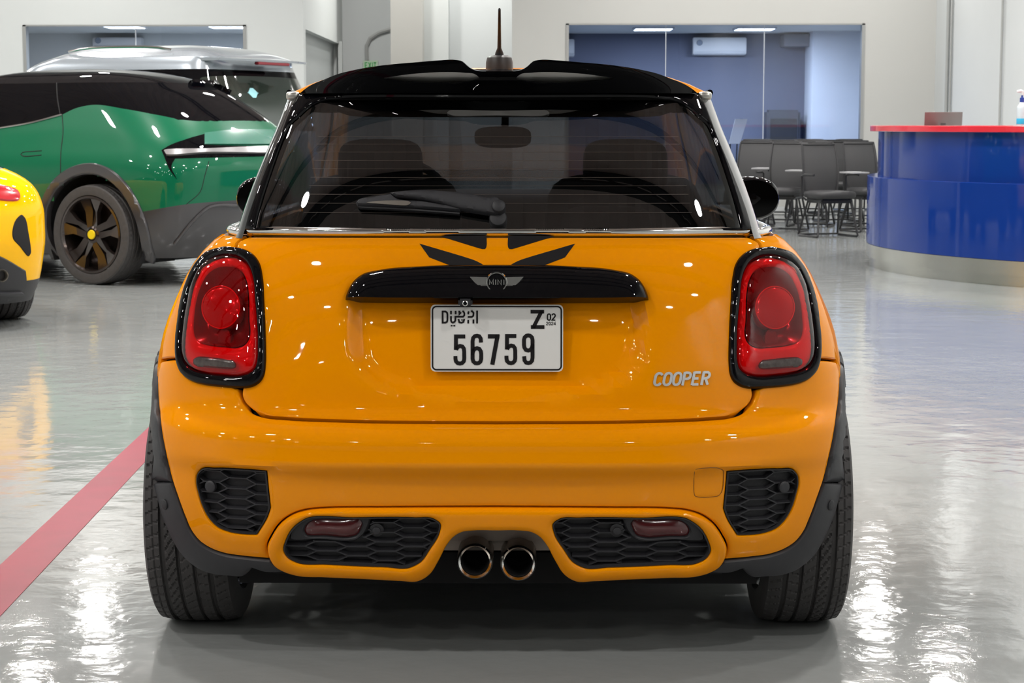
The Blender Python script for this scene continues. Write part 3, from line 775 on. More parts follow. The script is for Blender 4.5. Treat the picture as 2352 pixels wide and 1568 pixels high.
# --- quarter panels, doors, wings
def archpts(r, y0, t0, t1, n=24, z0=.31):
    return [(y0 + r * math.cos(math.radians(t0 + (t1 - t0) * i / n)), z0 + r * math.sin(math.radians(t0 + (t1 - t0) * i / n))) for i in range(n + 1)]
for sg in (-1, 1):
    q1 = px(BODY, [(566,537,1),(553,548),(543,557),(538,570,1),(500,582),(458,628),(428,700),(416,760),(411,821.5,1),(385,822),(367,825,1)])
    if sg > 0: q1 = q1 * [-1, 1]
    ring = BODY.yz([p for p in archpts(.372, AX_R, 118, -17)], sg)
    side = BODY.yz([(1.30, .20), (1.30, .60), (1.30, .99)], sg)
    top = np.array([(BODY.a_at_y(y, .99, sg), .99) for y in (1.1, .9, .7, .5, .42)])
    q = np.vstack([q1, ring, side, top])
    quarter = patch('quarter_panel', BODY, [q], M_OR, car, sp=.028, h=rounded(.006, 0, .004), rings=(.003,), gap=.0018)
    d = BODY.yz([(1.306, .99), (1.306, .6), (1.306, .20), (1.8, .20), (2.43, .20), (2.43, .6), (2.43, .97), (2.0, .99)], sg)
    door = patch('door', BODY, [d], M_OR, car, sp=.05, h=rounded(.006, 0, .004), rings=(.003,), gap=.002)
    hn = [BODY.S(np.array([BODY.a_at_y(y, .82, sg)]), np.array([.82]))[0] + np.array([sg * (.012 + .016 * (0 < i < 3)), 0, 0]) for i, y in enumerate((1.38, 1.42, 1.52, 1.56))]
    Geo().tube(hn, .011, 8).obj('door_handle', M_CH, door)
    f = np.vstack([BODY.yz([(2.436, .97), (2.436, .6), (2.436, .20)], sg), BODY.yz(archpts(.372, AX_F, 197, -15), sg),
                   np.array([[sg * BODY.A * .995, .20], [sg * BODY.A * .995, .6], [sg * BODY.A * .995, .97]])])
    patch('front_wing', BODY, [f], M_OR, car, sp=.05, rim=.01, gap=.001)
    # wheel-arch mouldings
    o1 = px(BODY, arch_px[:7]); i1 = px(BODY, [(352.5,1105),(354,1080)], step=20)
    if sg > 0: o1 = o1 * [-1, 1]; i1 = i1 * [-1, 1]
    inner = BODY.yz(archpts(.333, AX_R, -17, 150), sg)
    outer = BODY.yz(archpts(.388, AX_R, 114, -17), sg)
    ring = np.vstack([o1[::-1], outer, inner, i1[:1]])
    cl = patch('wheel_arch_moulding', BODY, [ring], M_CLAD, car, sp=.02, h=rounded(.010, .007, .007), rings=(.004, .010), rim=.02)
    fr = np.vstack([BODY.yz(archpts(.388, AX_F, 197, -15), sg), BODY.yz(archpts(.333, AX_F, -15, 197), sg)])
    patch('wheel_arch_moulding', BODY, [fr], M_CLAD, car, sp=.025, h=rounded(.010, .007, .007), rings=(.004,), rim=.02)
    low = px(BODY, [(394,1107,1),(405,1139),(422,1186),(437.6,1221),(457,1245),(481,1261),(513,1273),(557,1280),(622,1287,1),(640,1302),(658,1313,1),(607,1313),(579,1304,1),(566,1318),(558,1323),(528,1322),(492,1318.7),(461,1308),(433,1288),(413,1266),(398,1240),(383,1208),(372.5,1180),(361.7,1139),(353,1108,1)], closed=True)
    if sg > 0: low = mir(low)
    lw = patch('lower_corner_moulding', BODY, [low], M_CLAD, car, sp=.02, h=rounded(.008, .004, .006), rings=(.003, .008), rim=.03)
    sc = px(BODY, [(382, 1157)])[0] * [1 if sg < 0 else -1, 1]
    def disc_on(name, a, z, r, h, m, parent, H=BODY, k=20, dome_=.002):
        c = H.S(np.array([a]), np.array([z]))[0]; n = Vector(H.N(np.array([a]), np.array([z]))[0])
        u = n.cross(Vector((0, 0, 1))).normalized(); v = u.cross(n).normalized(); c = Vector(c)
        vs = []; fs = []
        prof = [(r, -.012), (r, h), (r * .9, h + dome_ * .6), (r * .55, h + dome_)]
        for rr, hh in prof:
            vs += [tuple(c + (u * math.cos(2 * PI * j / k) + v * math.sin(2 * PI * j / k)) * rr + n * hh) for j in range(k)]
        vs.append(tuple(c + n * (h + dome_)))
        for i in range(3):
            for j in range(k): fs.append((i * k + j, i * k + (j + 1) % k, (i + 1) * k + (j + 1) % k, (i + 1) * k + j))
        fs += [(3 * k + j, 3 * k + (j + 1) % k, 4 * k) for j in range(k)]
        return mesh(name, vs, [f[::-1] for f in fs], m, parent)
    disc_on('parking_sensor', sc[0], sc[1], .0125, .006, M_PL, lw)
# --- front lid, inner shell, wheel wells and floor pan
bn = dome('bonnet', BODY, 1.008, .012, M_OR, car, n=5)
bm = bmesh.new(); bm.from_mesh(bn.data)
bmesh.ops.delete(bm, geom=[f for f in bm.faces if f.calc_center_median().y < 2.45], context='FACES'); bm.to_mesh(bn.data); bm.free()
def no_arch(p):
    return all((p[1] - y) ** 2 + (p[2] - .31) ** 2 > .36 ** 2 for y in (AX_R, AX_F)) and not (p[1] < .3 and abs(p[0]) < .21 and p[2] < .37)
sheet('inner_shell', BODY, np.linspace(-BODY.A, BODY.A, 180), [(.16, .985, 40)] * 180, M_DK, car, h=-.055, keep=no_arch)
box('floor_pan', (-.62, .20, .165), (.62, 3.6, .24), M_DK, car)
for y in (AX_R, AX_F):
    for sg in (-1, 1):
        w = Geo(); vs = []; k = 28
        for inn_ in (1, 0):
            vs += [(sg * (.60 if inn_ else (.835 if abs(math.cos(PI * (-.06 + 1.12 * i / k))) < .55 else .70)), y + .352 * math.cos(PI * (-.06 + 1.12 * i / k)), .31 + .352 * math.sin(PI * (-.06 + 1.12 * i / k))) for i in range(k + 1)]
        w.add(vs, [(i, i + 1, k + 2 + i, k + 1 + i) for i in range(k)])
        w.add([(sg * .60, y, .25)] + vs[:k + 1], [(0, i + 1, i + 2) for i in range(k)])
        w.obj('wheel_well', M_DK, car)
# --- grille meshes
def honeycomb(loop, x0, pitch_z=.0245, pitch_x=.056, flat=.036):
    """runs of (a, z) points of an elongated honeycomb inside loop"""
    runs = []
    lo, hi = loop.min(0), loop.max(0)
    for c in range(int((lo[0] - x0) / pitch_x) - 2, int((hi[0] - x0) / pitch_x) + 3):
        for k in range(int(lo[1] / pitch_z) - 1, int(hi[1] / pitch_z) + 2):
            zc = (k + .5 * (c % 2)) * pitch_z; xc = x0 + c * pitch_x
            runs.append([(xc - flat / 2, zc), (xc + flat / 2, zc)])
            for s in (-1, 1): runs.append([(xc + flat / 2, zc), (xc + pitch_x - flat / 2, zc + s * pitch_z / 2)])
    return runs
def grille(name, loop, x0, parent, depth=-.010, lipz=-.003, hole=None):
    back = patch(name, BODY, [offset(loop, -.006)], M_PL, parent, sp=.02, hz=lambda V: np.full(len(V), depth - .016), rim=0)
    g = Geo()
    for run in honeycomb(loop, x0):
        p, q = np.array(run[0]), np.array(run[1]); n = max(2, int(np.linalg.norm(q - p) / .004))
        S = np.array([p + (q - p) * i / n for i in range(n + 1)]); ok = inside(S, loop)
        if hole is not None: ok &= ~inside(S, hole)
        S = S[ok]
        if len(S) < 2: continue
        P = BODY.S(S[:, 0], S[:, 1]); N = BODY.N(S[:, 0], S[:, 1])
        up = np.array([0, 0, 1.0]); d = (P[-1] - P[0]); d /= np.linalg.norm(d)
        vs = []
        for i in range(len(S)):
            t = np.cross(N[i], d)
            f = P[i] + N[i] * depth; b = P[i] + N[i] * (depth - .015)
            vs += [f + t * .0013, f - t * .0013, b - t * .0036, b + t * .0036]
        fs = []
        for i in range(len(S) - 1):
            for j in range(4): fs.append((4 * i + j, 4 * i + 4 + j, 4 * i + 4 + (j + 1) % 4, 4 * i + (j + 1) % 4))
        g.add(vs, fs)
    o = g.obj('grille_mesh', M_CLAD, back, smooth=False); o['kind'] = 'stuff'
    lp = offset(loop, .0022); N_ = BODY.N(lp[:, 0], lp[:, 1]); S_ = BODY.S(lp[:, 0], lp[:, 1]); k = len(lp)
    lo = offset(loop, -.0006); So = BODY.S(lo[:, 0], lo[:, 1]); No = BODY.N(lo[:, 0], lo[:, 1])
    sl = Geo().add(np.vstack([So + No * (lipz - .004), So + No * lipz, S_ + N_ * (lipz + .001), S_ + N_ * (depth - .0165)]), [(r * k + i, r * k + (i + 1) % k, (r + 1) * k + (i + 1) % k, (r + 1) * k + i) for r in range(3) for i in range(k)])
    sl.obj('grille_frame', M_PL, back)
    return back
for sg in (-1, 1):
    v = VENT if sg < 0 else mir(VENT)
    gv = grille('side_grille', v, sg * .4985, car)
    c = px(BODY, [(480, 1117.5)])[0]; disc_on('parking_sensor', c[0] if sg < 0 else -c[0], c[1], .0138, -.004, M_CLAD, gv)
    g = GRIL if sg < 0 else mir(GRIL)
    fog_o = px(BODY, [(690,1192),(835,1189),(850,1192),(847,1206),(832,1232),(818,1242),(800,1245),(740,1241),(664,1236),(668,1216)], closed=True)
    fog = px(BODY, [(716,1198),(782,1195),(826,1196),(831,1203),(828,1216),(819,1231),(803,1236),(748,1233.5),(702,1230),(698,1222),(703,1208)], closed=True)
    if sg > 0: fog_o, fog = mir(fog_o), mir(fog)
    gl = grille('lower_grille', g, sg * .2265, car, depth=-.003, lipz=.006, hole=fog_o)
    fr_ = patch('fog_lamp', BODY, [fog_o, fog], M_PL, car, sp=.012, h=rounded(.006, -.002, .005), rings=(.003,), rim=.018)
    patch('fog_lamp_lens', BODY, [fog], M_FOG, fr_, sp=.010, h=lambda d: -.009 + .009 * np.sqrt(np.clip(d / .018, 0, 1)), rim=.01)
    c = px(BODY, [(864.5, 1219.5)])[0]; aa = c[0] if sg < 0 else -c[0]
    disc_on('parking_sensor', aa, c[1], .0165, -.006, M_PL, gl); disc_on('parking_sensor', aa, c[1], .0095, -.001, M_CLAD, gl)
# --- lower trim band that frames the two grilles and the exhausts
t_half = px(BODY, [(1141,1166.5,1)] + TRIM_O + [(617,1273),(629,1295),(653,1310),(683.5,1319),(748,1322.5),(850,1327),(918,1330.5),(962,1331),(986,1318),(1007,1286.5),(1027,1249),(1041,1232),(1061,1220.5),(1088,1217),(1141,1217,1)])
patch('diffuser_trim', BODY, [sym(t_half), GRIL, mir(GRIL)], M_OR, car, sp=.012, h=rounded(.014, .013, .011), rings=(.003, .007, .014), rim=.03)
val = sym(px(BODY, [(1141,1200,1),(900,1195),(700,1230),(640,1260),(600,1285),(604,1313,1),(700,1318),(900,1322),(955,1322),(1000,1280),(1025,1245),(1050,1224),(1141,1212,1)]))
patch('lower_valance', BODY, [val], M_PL, car, sp=.03, hz=lambda V: np.full(len(V), -.045), rim=.02)
# --- exhausts and silencer
for ex, ey in ((1091, 1289.5), (1190.5, 1293.5)):
    c = at(ex, ey, .085); e = empty('exhaust_pipe', c, 0, car)
    Geo().lathe([(.0335,.02),(.0345,.004),(.0372,-.002),(.0405,.002),(.0420,.012),(.0425,.05),(.0428,.30)], 'y', (0, 0, 0), 40).obj('pipe', M_STEEL, e)
    Geo().lathe([(.0338,.001),(.0385,-.0035),(.0420,.003)], 'y', (0, 0, 0), 40).obj('tip_ring', M_CH, e)
    Geo().lathe([(.0335,.01),(.033,.12),(.0001,.121)], 'y', (0, 0, 0), 32).obj('bore', M_DK, e)
Geo().box((-.20, .17, .245), (.20, .50, .36)).obj('silencer', mat('silencer_metal', (.32, .28, .25), .45, metal=.7, noise=(14, 4, .4)), car, bevel=.03, seg=4)
for xx in (-.115, .125): Geo().tube([(xx, .24, .36), (xx, .24, .30), (xx * .9, .27, .27)], .012, 8).obj('exhaust_hanger', M_CLAD, car)
# --- lamps
for sg in (-1, 1):
    T = (lambda l: l) if sg < 0 else mir
    L = T(LEN)
    lamp = patch('tail_lamp', BODY, [T(BEZ), L], M_BK, car, sp=.012, h=rounded(.011, .012, .010), rings=(.003, .006, .010), rim=.03)
    lamp['label'] = 'gloss black oval lamp surround with red lens'
    lensh = lambda d: .004 + .013 * np.sqrt(np.clip(1 - (1 - np.clip(d / .045, 0, 1)) ** 2, 0, 1))
    ln = patch('lens', BODY, [L], M_GLR, lamp, sp=.010, h=lensh, rings=(.004, .010), rim=.004)
    patch('light_ring', BODY, [L, T(INN)], M_REDB, lamp, sp=.010, h=lambda d: -.008 + .010 * np.sqrt(np.clip(d / .012, 0, 1)), rings=(.004,), rim=.03)
    patch('reflector_bowl', BODY, [T(INN)], M_REDD, lamp, sp=.010, h=lambda d: -.004 - .028 * np.clip(d / .03, 0, 1) ** .7, rim=0)
    patch('bulb_dome', BODY, [T(DISC)], M_REDM, lamp, sp=.008, h=lambda d: -.010 + .006 * np.sqrt(np.clip(d / .035, 0, 1)), rings=(.002,), rim=.03)
    dl = T(DISC); dp = BODY.S(dl[:, 0], dl[:, 1]) - BODY.N(dl[:, 0], dl[:, 1]) * .008
    Geo().tube(np.vstack([dp, dp[:2]]), .0016, 6, caps=False).obj('bulb_rim', M_REDB, lamp)
    R = T(REV)
    rv = patch('reverse_lamp', BODY, [R], M_CLR, lamp, sp=.006, h=rounded(.003, .0012, .002), hz=lambda V: lensh(seg_dist(V, L)), rim=.003)
    fac = px(BODY, [(500,752),(512,752),(516,793),(494,793)], closed=True); 
    patch('light_bar', BODY, [T(fac)], M_REDD, lamp, sp=.01, hz=lambda V: np.full(len(V), -.016), rim=.01)
# --- tailgate handle strip, camera, badge
top_px = spline([(1141,610.8),(1118,611),(969,614),(874,622),(834,632),(815,646),(802,665),(795,683),(794,688)], 5)
topc = BODY0.inv(top_px, -1, 1); topc[0, 0] = 0
botc = BODY0.inv(spline([(794,688),(860,690.5),(1141,690.5)], 6), -1, 1)
strip = sym(np.vstack([topc, botc[1:]])); topl = np.vstack([topc[::-1], (topc * [-1, 1])[1:]])
hs = patch('tailgate_handle', BODY0, [strip], M_BK, car, sp=.009, rings=(.0025, .006), rim=.062,
      hz=lambda V: .002 + .036 * np.sqrt(np.clip(1 - (1 - np.clip(seg_dist(V, topl, False) / .045, 0, 1)) ** 2, 0, 1)))
cc = at(1069, 694.5, .085)
Geo().box((cc[0] - .016, .065, cc[2] - .008), (cc[0] + .016, .125, cc[2] + .010)).obj('camera_housing', M_PL, hs, bevel=.004)
Geo().lathe([(.0001, -.002), (.0028, -.002), (.003, 0)], 'y', (cc[0], .064, cc[2]), 16).obj('camera_lens', M_BK, hs)
Geo().lathe([(.0034, 0), (.0045, -.0025), (.0064, -.0015), (.0066, .004)], 'y', (cc[0], .0645, cc[2]), 24).obj('camera_ring', M_CH, hs)
EC = at(1141, 649, .07); EZ = EC[2]; PXM = 4.42 / FPX
EY = on_hull(BODY0, 0, EZ, 0)[1]
badge = empty('badge', (0, 0, 0), 0, car)
def em(cx, cy):
    return ((cx - 1180) / 14.7 * PXM, (575 - cy) / 14.7 * PXM)
def bpt(u, v, w, base=.0400):
    return (u, EY - base - w - .10 * u * u, EZ + v)
wing = [(265,385),(560,392),(850,400),(900,800),(745,838),(600,722),(440,585),(340,475)]
for s in (1, -1):
    poly = [em(x, y) for x, y in wing]; poly = [(x * s, y) for x, y in poly]
    if s < 0: poly = poly[::-1]
    Geo().extrude(poly[::-1], bpt, .003).obj('badge_wing', M_CH, badge, smooth=False)
    for k in range(5):
        y0 = 440 + k * 80; x0 = 380 + k * 85
        v, f = ribbon([em(x0, y0), em(860, y0 + 8)], .0016); v = [(p[0] * s, p[1]) for p in v]
        letter_obj('badge_feather', (v, f if s > 0 else [q[::-1] for q in f]), lambda u, vv, w: bpt(u, vv, w + .003), .0014, M_CH, badge)
def ringgeo(r0, r1, h0, h1, k=40):
    g = Geo(); prof = [(r0, h0), (r0 + (r1 - r0) * .3, h1), (r0 + (r1 - r0) * .7, h1), (r1, h0)]
    vs = []; fs = []
    for j in range(k):
        for r, h in prof: vs.append(bpt(r * math.cos(2 * PI * j / k), r * math.sin(2 * PI * j / k), h))
    for j in range(k):
        for i in range(3): fs.append((j * 4 + i, ((j + 1) % k) * 4 + i, ((j + 1) % k) * 4 + i + 1, j * 4 + i + 1))
    return g.add(vs, fs)
RO, RI = 370 / 14.7 * PXM, 282 / 14.7 * PXM
ringgeo(RI, RO, .002, .0065).obj('badge_ring', M_CH, badge)
Geo().extrude([(RI * math.cos(t), RI * math.sin(t)) for t in np.linspace(0, 2 * PI, 41)[:-1]][::-1], bpt, .0045).obj('badge_disc', M_BK, badge)
gw = 530 / 14.7 * PXM
VF = lettering('MINI', 0, 0, .0118, .86, .17, wide=1.15)
xs = np.array([p[0] for p in VF[0]]); sc_ = gw / (xs.max() - xs.min())
VF = ([((p[0] - (xs.max() + xs.min()) / 2) * sc_, p[1] - .0054) for p in VF[0]], VF[1])
letter_obj('badge_letters', VF, lambda u, v, w: bpt(u, v, .0045 + w), .0012, M_CH, badge)
# --- model lettering
P0, P1 = at(1502, 884, .1), at(1628, 852, .12)
ch = P1[2] - P0[2]
VF = lettering('COOPER', 0, 0, ch, .70, .185, wide=1.0, slant=.20)
xs = np.array([p[0] for p in VF[0]]); k = (P1[0] - P0[0] + .006) / (xs.max() - xs.min())
VF = ([(P0[0] - .003 + (p[0] - xs.min()) * k, P0[2] + p[1]) for p in VF[0]], VF[1])
letter_obj('model_lettering', VF, lambda u, v, w: on_hull(BODY, u, v, w), .0035, mat('satin_silver', (.68, .69, .70), .28, metal=.45), car)
# --- decal stripes
for nm, poly in (('decal', [(1011,542.6,1),(1117.5,541.6,1),(1117,568),(1114,572),(1100,570,1)]), ('decal', [(963.5,559.6,1),(1060,588,1),(1095,600),(1118,612.5,1),(1043,613,1),(986,591,1)])):
    lp = px(BODY0, poly, closed=True, step=8)
    for s in (1, -1):
        patch('decal_stripe', BODY0, [lp if s > 0 else mir(lp)], M_INK, tailgate, sp=.03, hz=lambda V: np.full(len(V), .0009), rim=.0006)
# --- number plate
plate = empty('number_plate', (0, 0, 0), 0, car)
PC = at(1141, 776.5, .100); PU, PV = .3064, .1545
def ppt(u, v, w):
    return (PC[0] * 0 + u, .104 + v * .07 - w, PC[2] + v)
def rrect(hw, hh, r, n=6):
    out = []
    for cx, cy, a in ((hw - r, hh - r, 0), (-hw + r, hh - r, 90), (-hw + r, -hh + r, 180), (hw - r, -hh + r, 270)):
        out += arc(cx, cy, r, r, a, a + 90, n)
    return out
Geo().extrude(rrect(PU / 2, PV / 2, .011)[::-1], ppt, .0025).obj('plate_sheet', M_PLATE, plate, smooth=False)
v, f = ribbon(rrect(PU / 2 - .0044, PV / 2 - .0044, .009), .0034, True)
letter_obj('plate_border', (v, f), lambda u, v, w: ppt(u, v, .0025 + w), .0006, M_INK, plate)
def pc(x, y): return ((x - 1178) / 2267 * PU, (632 - y) / 1145 * PV)
K = PU / 2267
def pstroke(name, paths, w):
    V = []; F = []
    for pth in paths:
        cl = isinstance(pth, tuple); q = pth[1] if cl else pth
        v, f = ribbon([pc(x, y) for x, y in q], w * K, cl); o = len(V); V += list(v); F += [tuple(i + o for i in k) for k in f]
    letter_obj(name, (V, F), lambda u, v, w: ppt(u, v, .0025 + w), .0009, M_INK, plate)
def five(dx, dy):
    A = [(637, 602), (479, 602), (477, 832)]
    B = [(479, 828), (497, 800), (520, 775), (548, 765), (588, 775), (612, 808), (619, 860), (620, 985), (611, 1028), (582, 1058), (545, 1066), (508, 1058), (478, 1028), (470, 985), (469, 940)]
    return [[(x + dx, y + dy) for x, y in s] for s in (A, B)]
six_b = [(838, 803), (878, 815), (903, 855), (910, 900), (910, 985), (898, 1030), (868, 1057), (838, 1062), (806, 1057), (775, 1030), (763, 985), (763, 900), (772, 855), (800, 815)]
six_s = [(763, 920), (763, 680), (772, 630), (800, 598), (838, 590), (876, 599), (900, 635), (907, 705)]
pstroke('plate_digit', five(0, 0), 66); pstroke('plate_digit', [('c', six_b), six_s], 66)
pstroke('plate_digit', [[(1025, 600), (1222, 600)], [(1192, 572), (1100, 1085)]], 72)
pstroke('plate_digit', five(873, -8), 66)
rot = lambda p: (1714 - (p[0] - 838), 818 - (p[1] - 828))
pstroke('plate_digit', [('c', [rot(p) for p in six_b]), [rot(p) for p in six_s]], 66)
pstroke('plate_letter', [[(1755, 178), (1985, 178)], [(1948, 160), (1798, 455)], [(1760, 440), (1990, 440)]], 62)
pstroke('plate_word', [('c', [(250, 178), (300, 178), (325, 195), (332, 225), (332, 320), (325, 350), (300, 367), (250, 367)]),
        [(393, 165), (393, 225)], [(393, 255), (393, 330), (402, 355), (425, 367), (450, 355), (468, 330), (468, 265), (600, 265), (622, 240), (622, 205), (605, 178), (590, 170)], [(472, 165), (472, 225)],
        [(535, 165), (535, 225), (565, 190)], [(520, 305), (535, 360), (570, 368), (605, 355), (622, 305)],
        [(690, 225), (690, 195), (700, 175)], [(680, 270), (750, 268), (775, 250), (780, 200), (755, 172), (735, 170)], [(688, 320), (688, 380)], [(778, 312), (778, 380)],
        [(840, 162), (840, 380)], [(404, 408), (404, 430)], [(450, 408), (450, 430)], [(582, 312), (582, 330)]], 30)
def ptext(name, t, x, y, h, adv, sw, wide):
    u, v = pc(x, y); VF = lettering(t, u, v, h * K, adv, sw, wide)
    letter_obj(name, VF, lambda a, b, w: ppt(a, b, .0025 + w), .0006, M_INK, plate)
ptext('plate_code', '02', 2033, 330, 118, .68, .19, 1.0); ptext('plate_year', '2024', 2020, 408, 54, .80, .18, 1.1)
# --- cabin glass
g_half = px(CABIN, [(1141,223,1),(786,224.5),(738,231),(708,246),(684,267),(664,285),(655,302),(619,398),(592,487),(584,522,1),(860,526),(1141,527,1)], amax=.94)
glass = sym(g_half)
rw = patch('rear_window', CABIN, [glass], M_GLT, car, sp=.03, hz=lambda V: np.full(len(V), -.004), rim=.004)
f_out = px(CABIN, [(1141,211,1),(800,211),(722,212),(690,216.5,1),(677,234),(662,267),(649,302),(613,386),(571.5,496),(563,527,1),(860,531),(1141,532,1)], amax=.94)
patch('window_frame', CABIN, [sym(f_out), glass], M_BK, car, sp=.02, h=rounded(.008, .004, .005), rings=(.003, .008), rim=.02)
for yy in (312, 329, 347.6, 367, 386, 406, 425, 445, 465.5, 487):
    x0 = 730 - (yy - 312) * .19
    L_ = CABIN.inv([(x0 + (1141 - x0) * i / 12, yy) for i in range(13)], -.94, .94)
    L_ = np.vstack([L_, (L_ * [-1, 1])[::-1][1:]]); L_[:, 1] = L_[:, 1].mean()
    P = CABIN.S(L_[:, 0], L_[:, 1]) - CABIN.N(L_[:, 0], L_[:, 1]) * .0036
    Geo().tube(P, .00045, 4).obj('defroster_line', mat('defroster_copper', (.10, .075, .065), .5), rw)
bl = sym(px(CABIN, [(1141,254.5,1),(1032,254.5),(1027,259),(1038,264.5),(1141,265,1)], amax=.94, step=4))
patch('brake_light', CABIN, [bl], mat('clear_brake_lens', (.09, .088, .084), .3), car, sp=.008, hz=lambda V: np.full(len(V), .001), rim=.004)
for sg in (-1, 1):
    a0 = px(CABIN, [(677,234),(649,302),(613,386),(571.5,496),(563,527)], amax=.94, step=60)
    zz = np.linspace(.985, 1.335, 15); ae = np.abs(np.interp(zz, a0[::-1, 1], a0[::-1, 0]))
    A_, Z_ = [], []
    def strip_obj(name, alo, ahi, n, m, parent, h=0.0):
        vs = []; fs = []
        for i, z in enumerate(zz):
            aa = sg * np.linspace(alo[i], ahi[i], n + 1)
            P = CABIN.S(aa, np.full(n + 1, z)) + CABIN.N(aa, np.full(n + 1, z)) * h; vs += [tuple(p) for p in P]
        for i in range(len(zz) - 1):
            for j in range(n):
                f = (i * (n + 1) + j, i * (n + 1) + j + 1, (i + 1) * (n + 1) + j + 1, (i + 1) * (n + 1) + j)
                fs.append(f if sg > 0 else f[::-1])
        return mesh(name, vs, fs, m, parent, angle=60)
    e1 = np.full(15, CABIN.Lr + .03)
    strip_obj('rear_pillar', ae + .0015, e1, 18, M_PILLAR, car)
    strip_obj('side_window', e1 + .004, np.full(15, CABIN.Lr + .30), 8, M_GLT, car)
    strip_obj('middle_pillar', np.full(15, CABIN.Lr + .304), np.full(15, CABIN.Lr + .345), 3, M_BK, car)
    strip_obj('side_window', np.full(15, CABIN.Lr + .349), np.full(15, CABIN.Lr + 1.40), 10, M_GLC, car)
    strip_obj('front_pillar', np.full(15, CABIN.Lr + 1.404), np.full(15, CABIN.Lr + 1.52), 5, M_BK, car, .004)
    strip_obj('windscreen', np.full(15, CABIN.Lr + 1.522), np.full(15, CABIN.A), 12, M_GLC, car)
    # gutter strip and its bright end cap
    aa = np.concatenate([np.linspace(.80, 1.0, 6), np.linspace(1.1, 2.5, 12)]) * sg
    P = CABIN.S(aa, np.full(len(aa), 1.337)) + np.array([sg * .006, 0, .0])
    gut = Geo().tube(P, .008, 8).obj('roof_gutter', M_BK, car)
    c = px(CABIN, [(672, 222)], amax=.94)[0]; cp = CABIN.S(np.array([abs(c[0]) * sg]), np.array([c[1]]))[0]
    soft('gutter_end_cap', (.034, .045, .021), (cp[0] - sg * .002, cp[1] - .002, cp[2] + .002), mat('satin_aluminium', (.55, .54, .50), .32, metal=.85), gut, e=.55, lv=10)
    # bright belt moulding and its rounded end
    aa = np.concatenate([np.linspace(.69, 1.2, 12), np.linspace(1.3, 3.0, 10)]) * sg
    P = BODY0.S(aa, np.full(len(aa), 1.000)) - BODY0.N(aa, np.full(len(aa), 1.0)) * .004
    Geo().tube(P, [.010] + [.0125] * (len(aa) - 1), 12, flat=.9).obj('belt_moulding', M_CH, car)
    # windscreen side: door mirror
    mc = (sg * .855 + .004, 2.46, 1.0)
    mr = empty('door_mirror', mc, 0, car)
    prof = []
    soft('housing', (.195, .13, .152), (0, .01, 0), M_BK, mr, e=.85, lv=16)
    k = 32; rim = [(.088 * math.cos(2 * PI * j / k), -.053, .066 * math.sin(2 * PI * j / k)) for j in range(k)]
    Geo().add([(0, -.054, 0)] + rim, [(0, 1 + j, 1 + (j + 1) % k) for j in range(k)]).obj('mirror_glass', mat('mirror_glass', (.05, .05, .052), .03, metal=1.0), mr)  # dark tint paints in the dark reflection the mirror shows
    Geo().tube([(sg * -.09, .03, -.04), (sg * -.15, .05, -.05), (sg * -.20, .05, -.05)], [.03, .025, .03], 10).obj('mirror_arm', M_BK, mr)
belt = sym(px(BODY0, [(1141,526,1),(820,525.5),(574,524.5,1),(569,538,1),(700,540),(1141,540.5,1)]))
patch('chrome_belt', BODY0, [belt], M_CH, car, sp=.012, h=rounded(.007, .014, .008), rings=(.0025, .005), rim=.016)
# --- roof and spoiler
roof = dome('roof', CABIN, 1.335, .074, M_OR, car, n=12, p=4.5)
def roof_z(x, y):
    E = CABIN.S(np.linspace(0, CABIN.A, 90), np.full(90, 1.335)); cy = (E[:, 1].min() + E[:, 1].max()) / 2
    ang = np.arctan2(E[:, 0], -(E[:, 1] - cy)); t = math.atan2(abs(x), -(y - cy))
    ex, ey = np.interp(t, ang, E[:, 0]), np.interp(t, ang, E[:, 1])
    s = math.hypot(x, y - cy) / math.hypot(ex, ey - cy)
    return 1.335 + .074 * (1 - min(s, 1) ** 4.5)
sp_top = spline([(690,213),(705,201),(721.6,191.7),(742,183.5),(776,170),(817,160),(871,151),(960,142.5),(1010,138.5),(1046,137.5),(1062,141),(1072,150),(1083,158),(1098,162.5),(1120,163.5),(1141.5,163.5)], 6)
def lipY(x): return .275 + .27 * (min(abs(x), .56) / .56) ** 3.2
def face_pt(u, v):
    """rear face of the spoiler: from the lip (upper edge) to its foot on the window frame"""
    yt = np.interp(u, sp_top[:, 0], sp_top[:, 1]); t = np.clip((v - yt) / max(213.5 - yt, 2), 0, 1)
    x0 = at(u, v, .33)[0]; yl = lipY(x0); yf_ = on_hull(CABIN, x0, 1.325)[1] - .012
    return at(u, v, yl + (max(yf_, yl + .01) - yl) * t ** 1.15)
slot = spline([(879,180.5),(917,173.5),(976,167.5),(1021,165.5),(1065,167),(1092,171),(1101,178.5),(1083,186),(1050,189),(976,189.5),(917,186.5)], 5, True)
x_mid = 1141.2
ol = np.vstack([sp_top, [(1141.5, 190)], [(1141.5, 213.5)], spline([(1141.5,213.5),(900,213.5),(700,214.5)], 10)[1:]])
V, F = fill2d([ol, slot], 6)
P = np.array([face_pt(u, v) for u, v in V]); P[np.abs(V[:, 0] - 1141.5) < .3, 0] = 0
g = Geo(); g.add(P, [f[::-1] for f in F]); g.add(P * [-1, 1, 1], F)
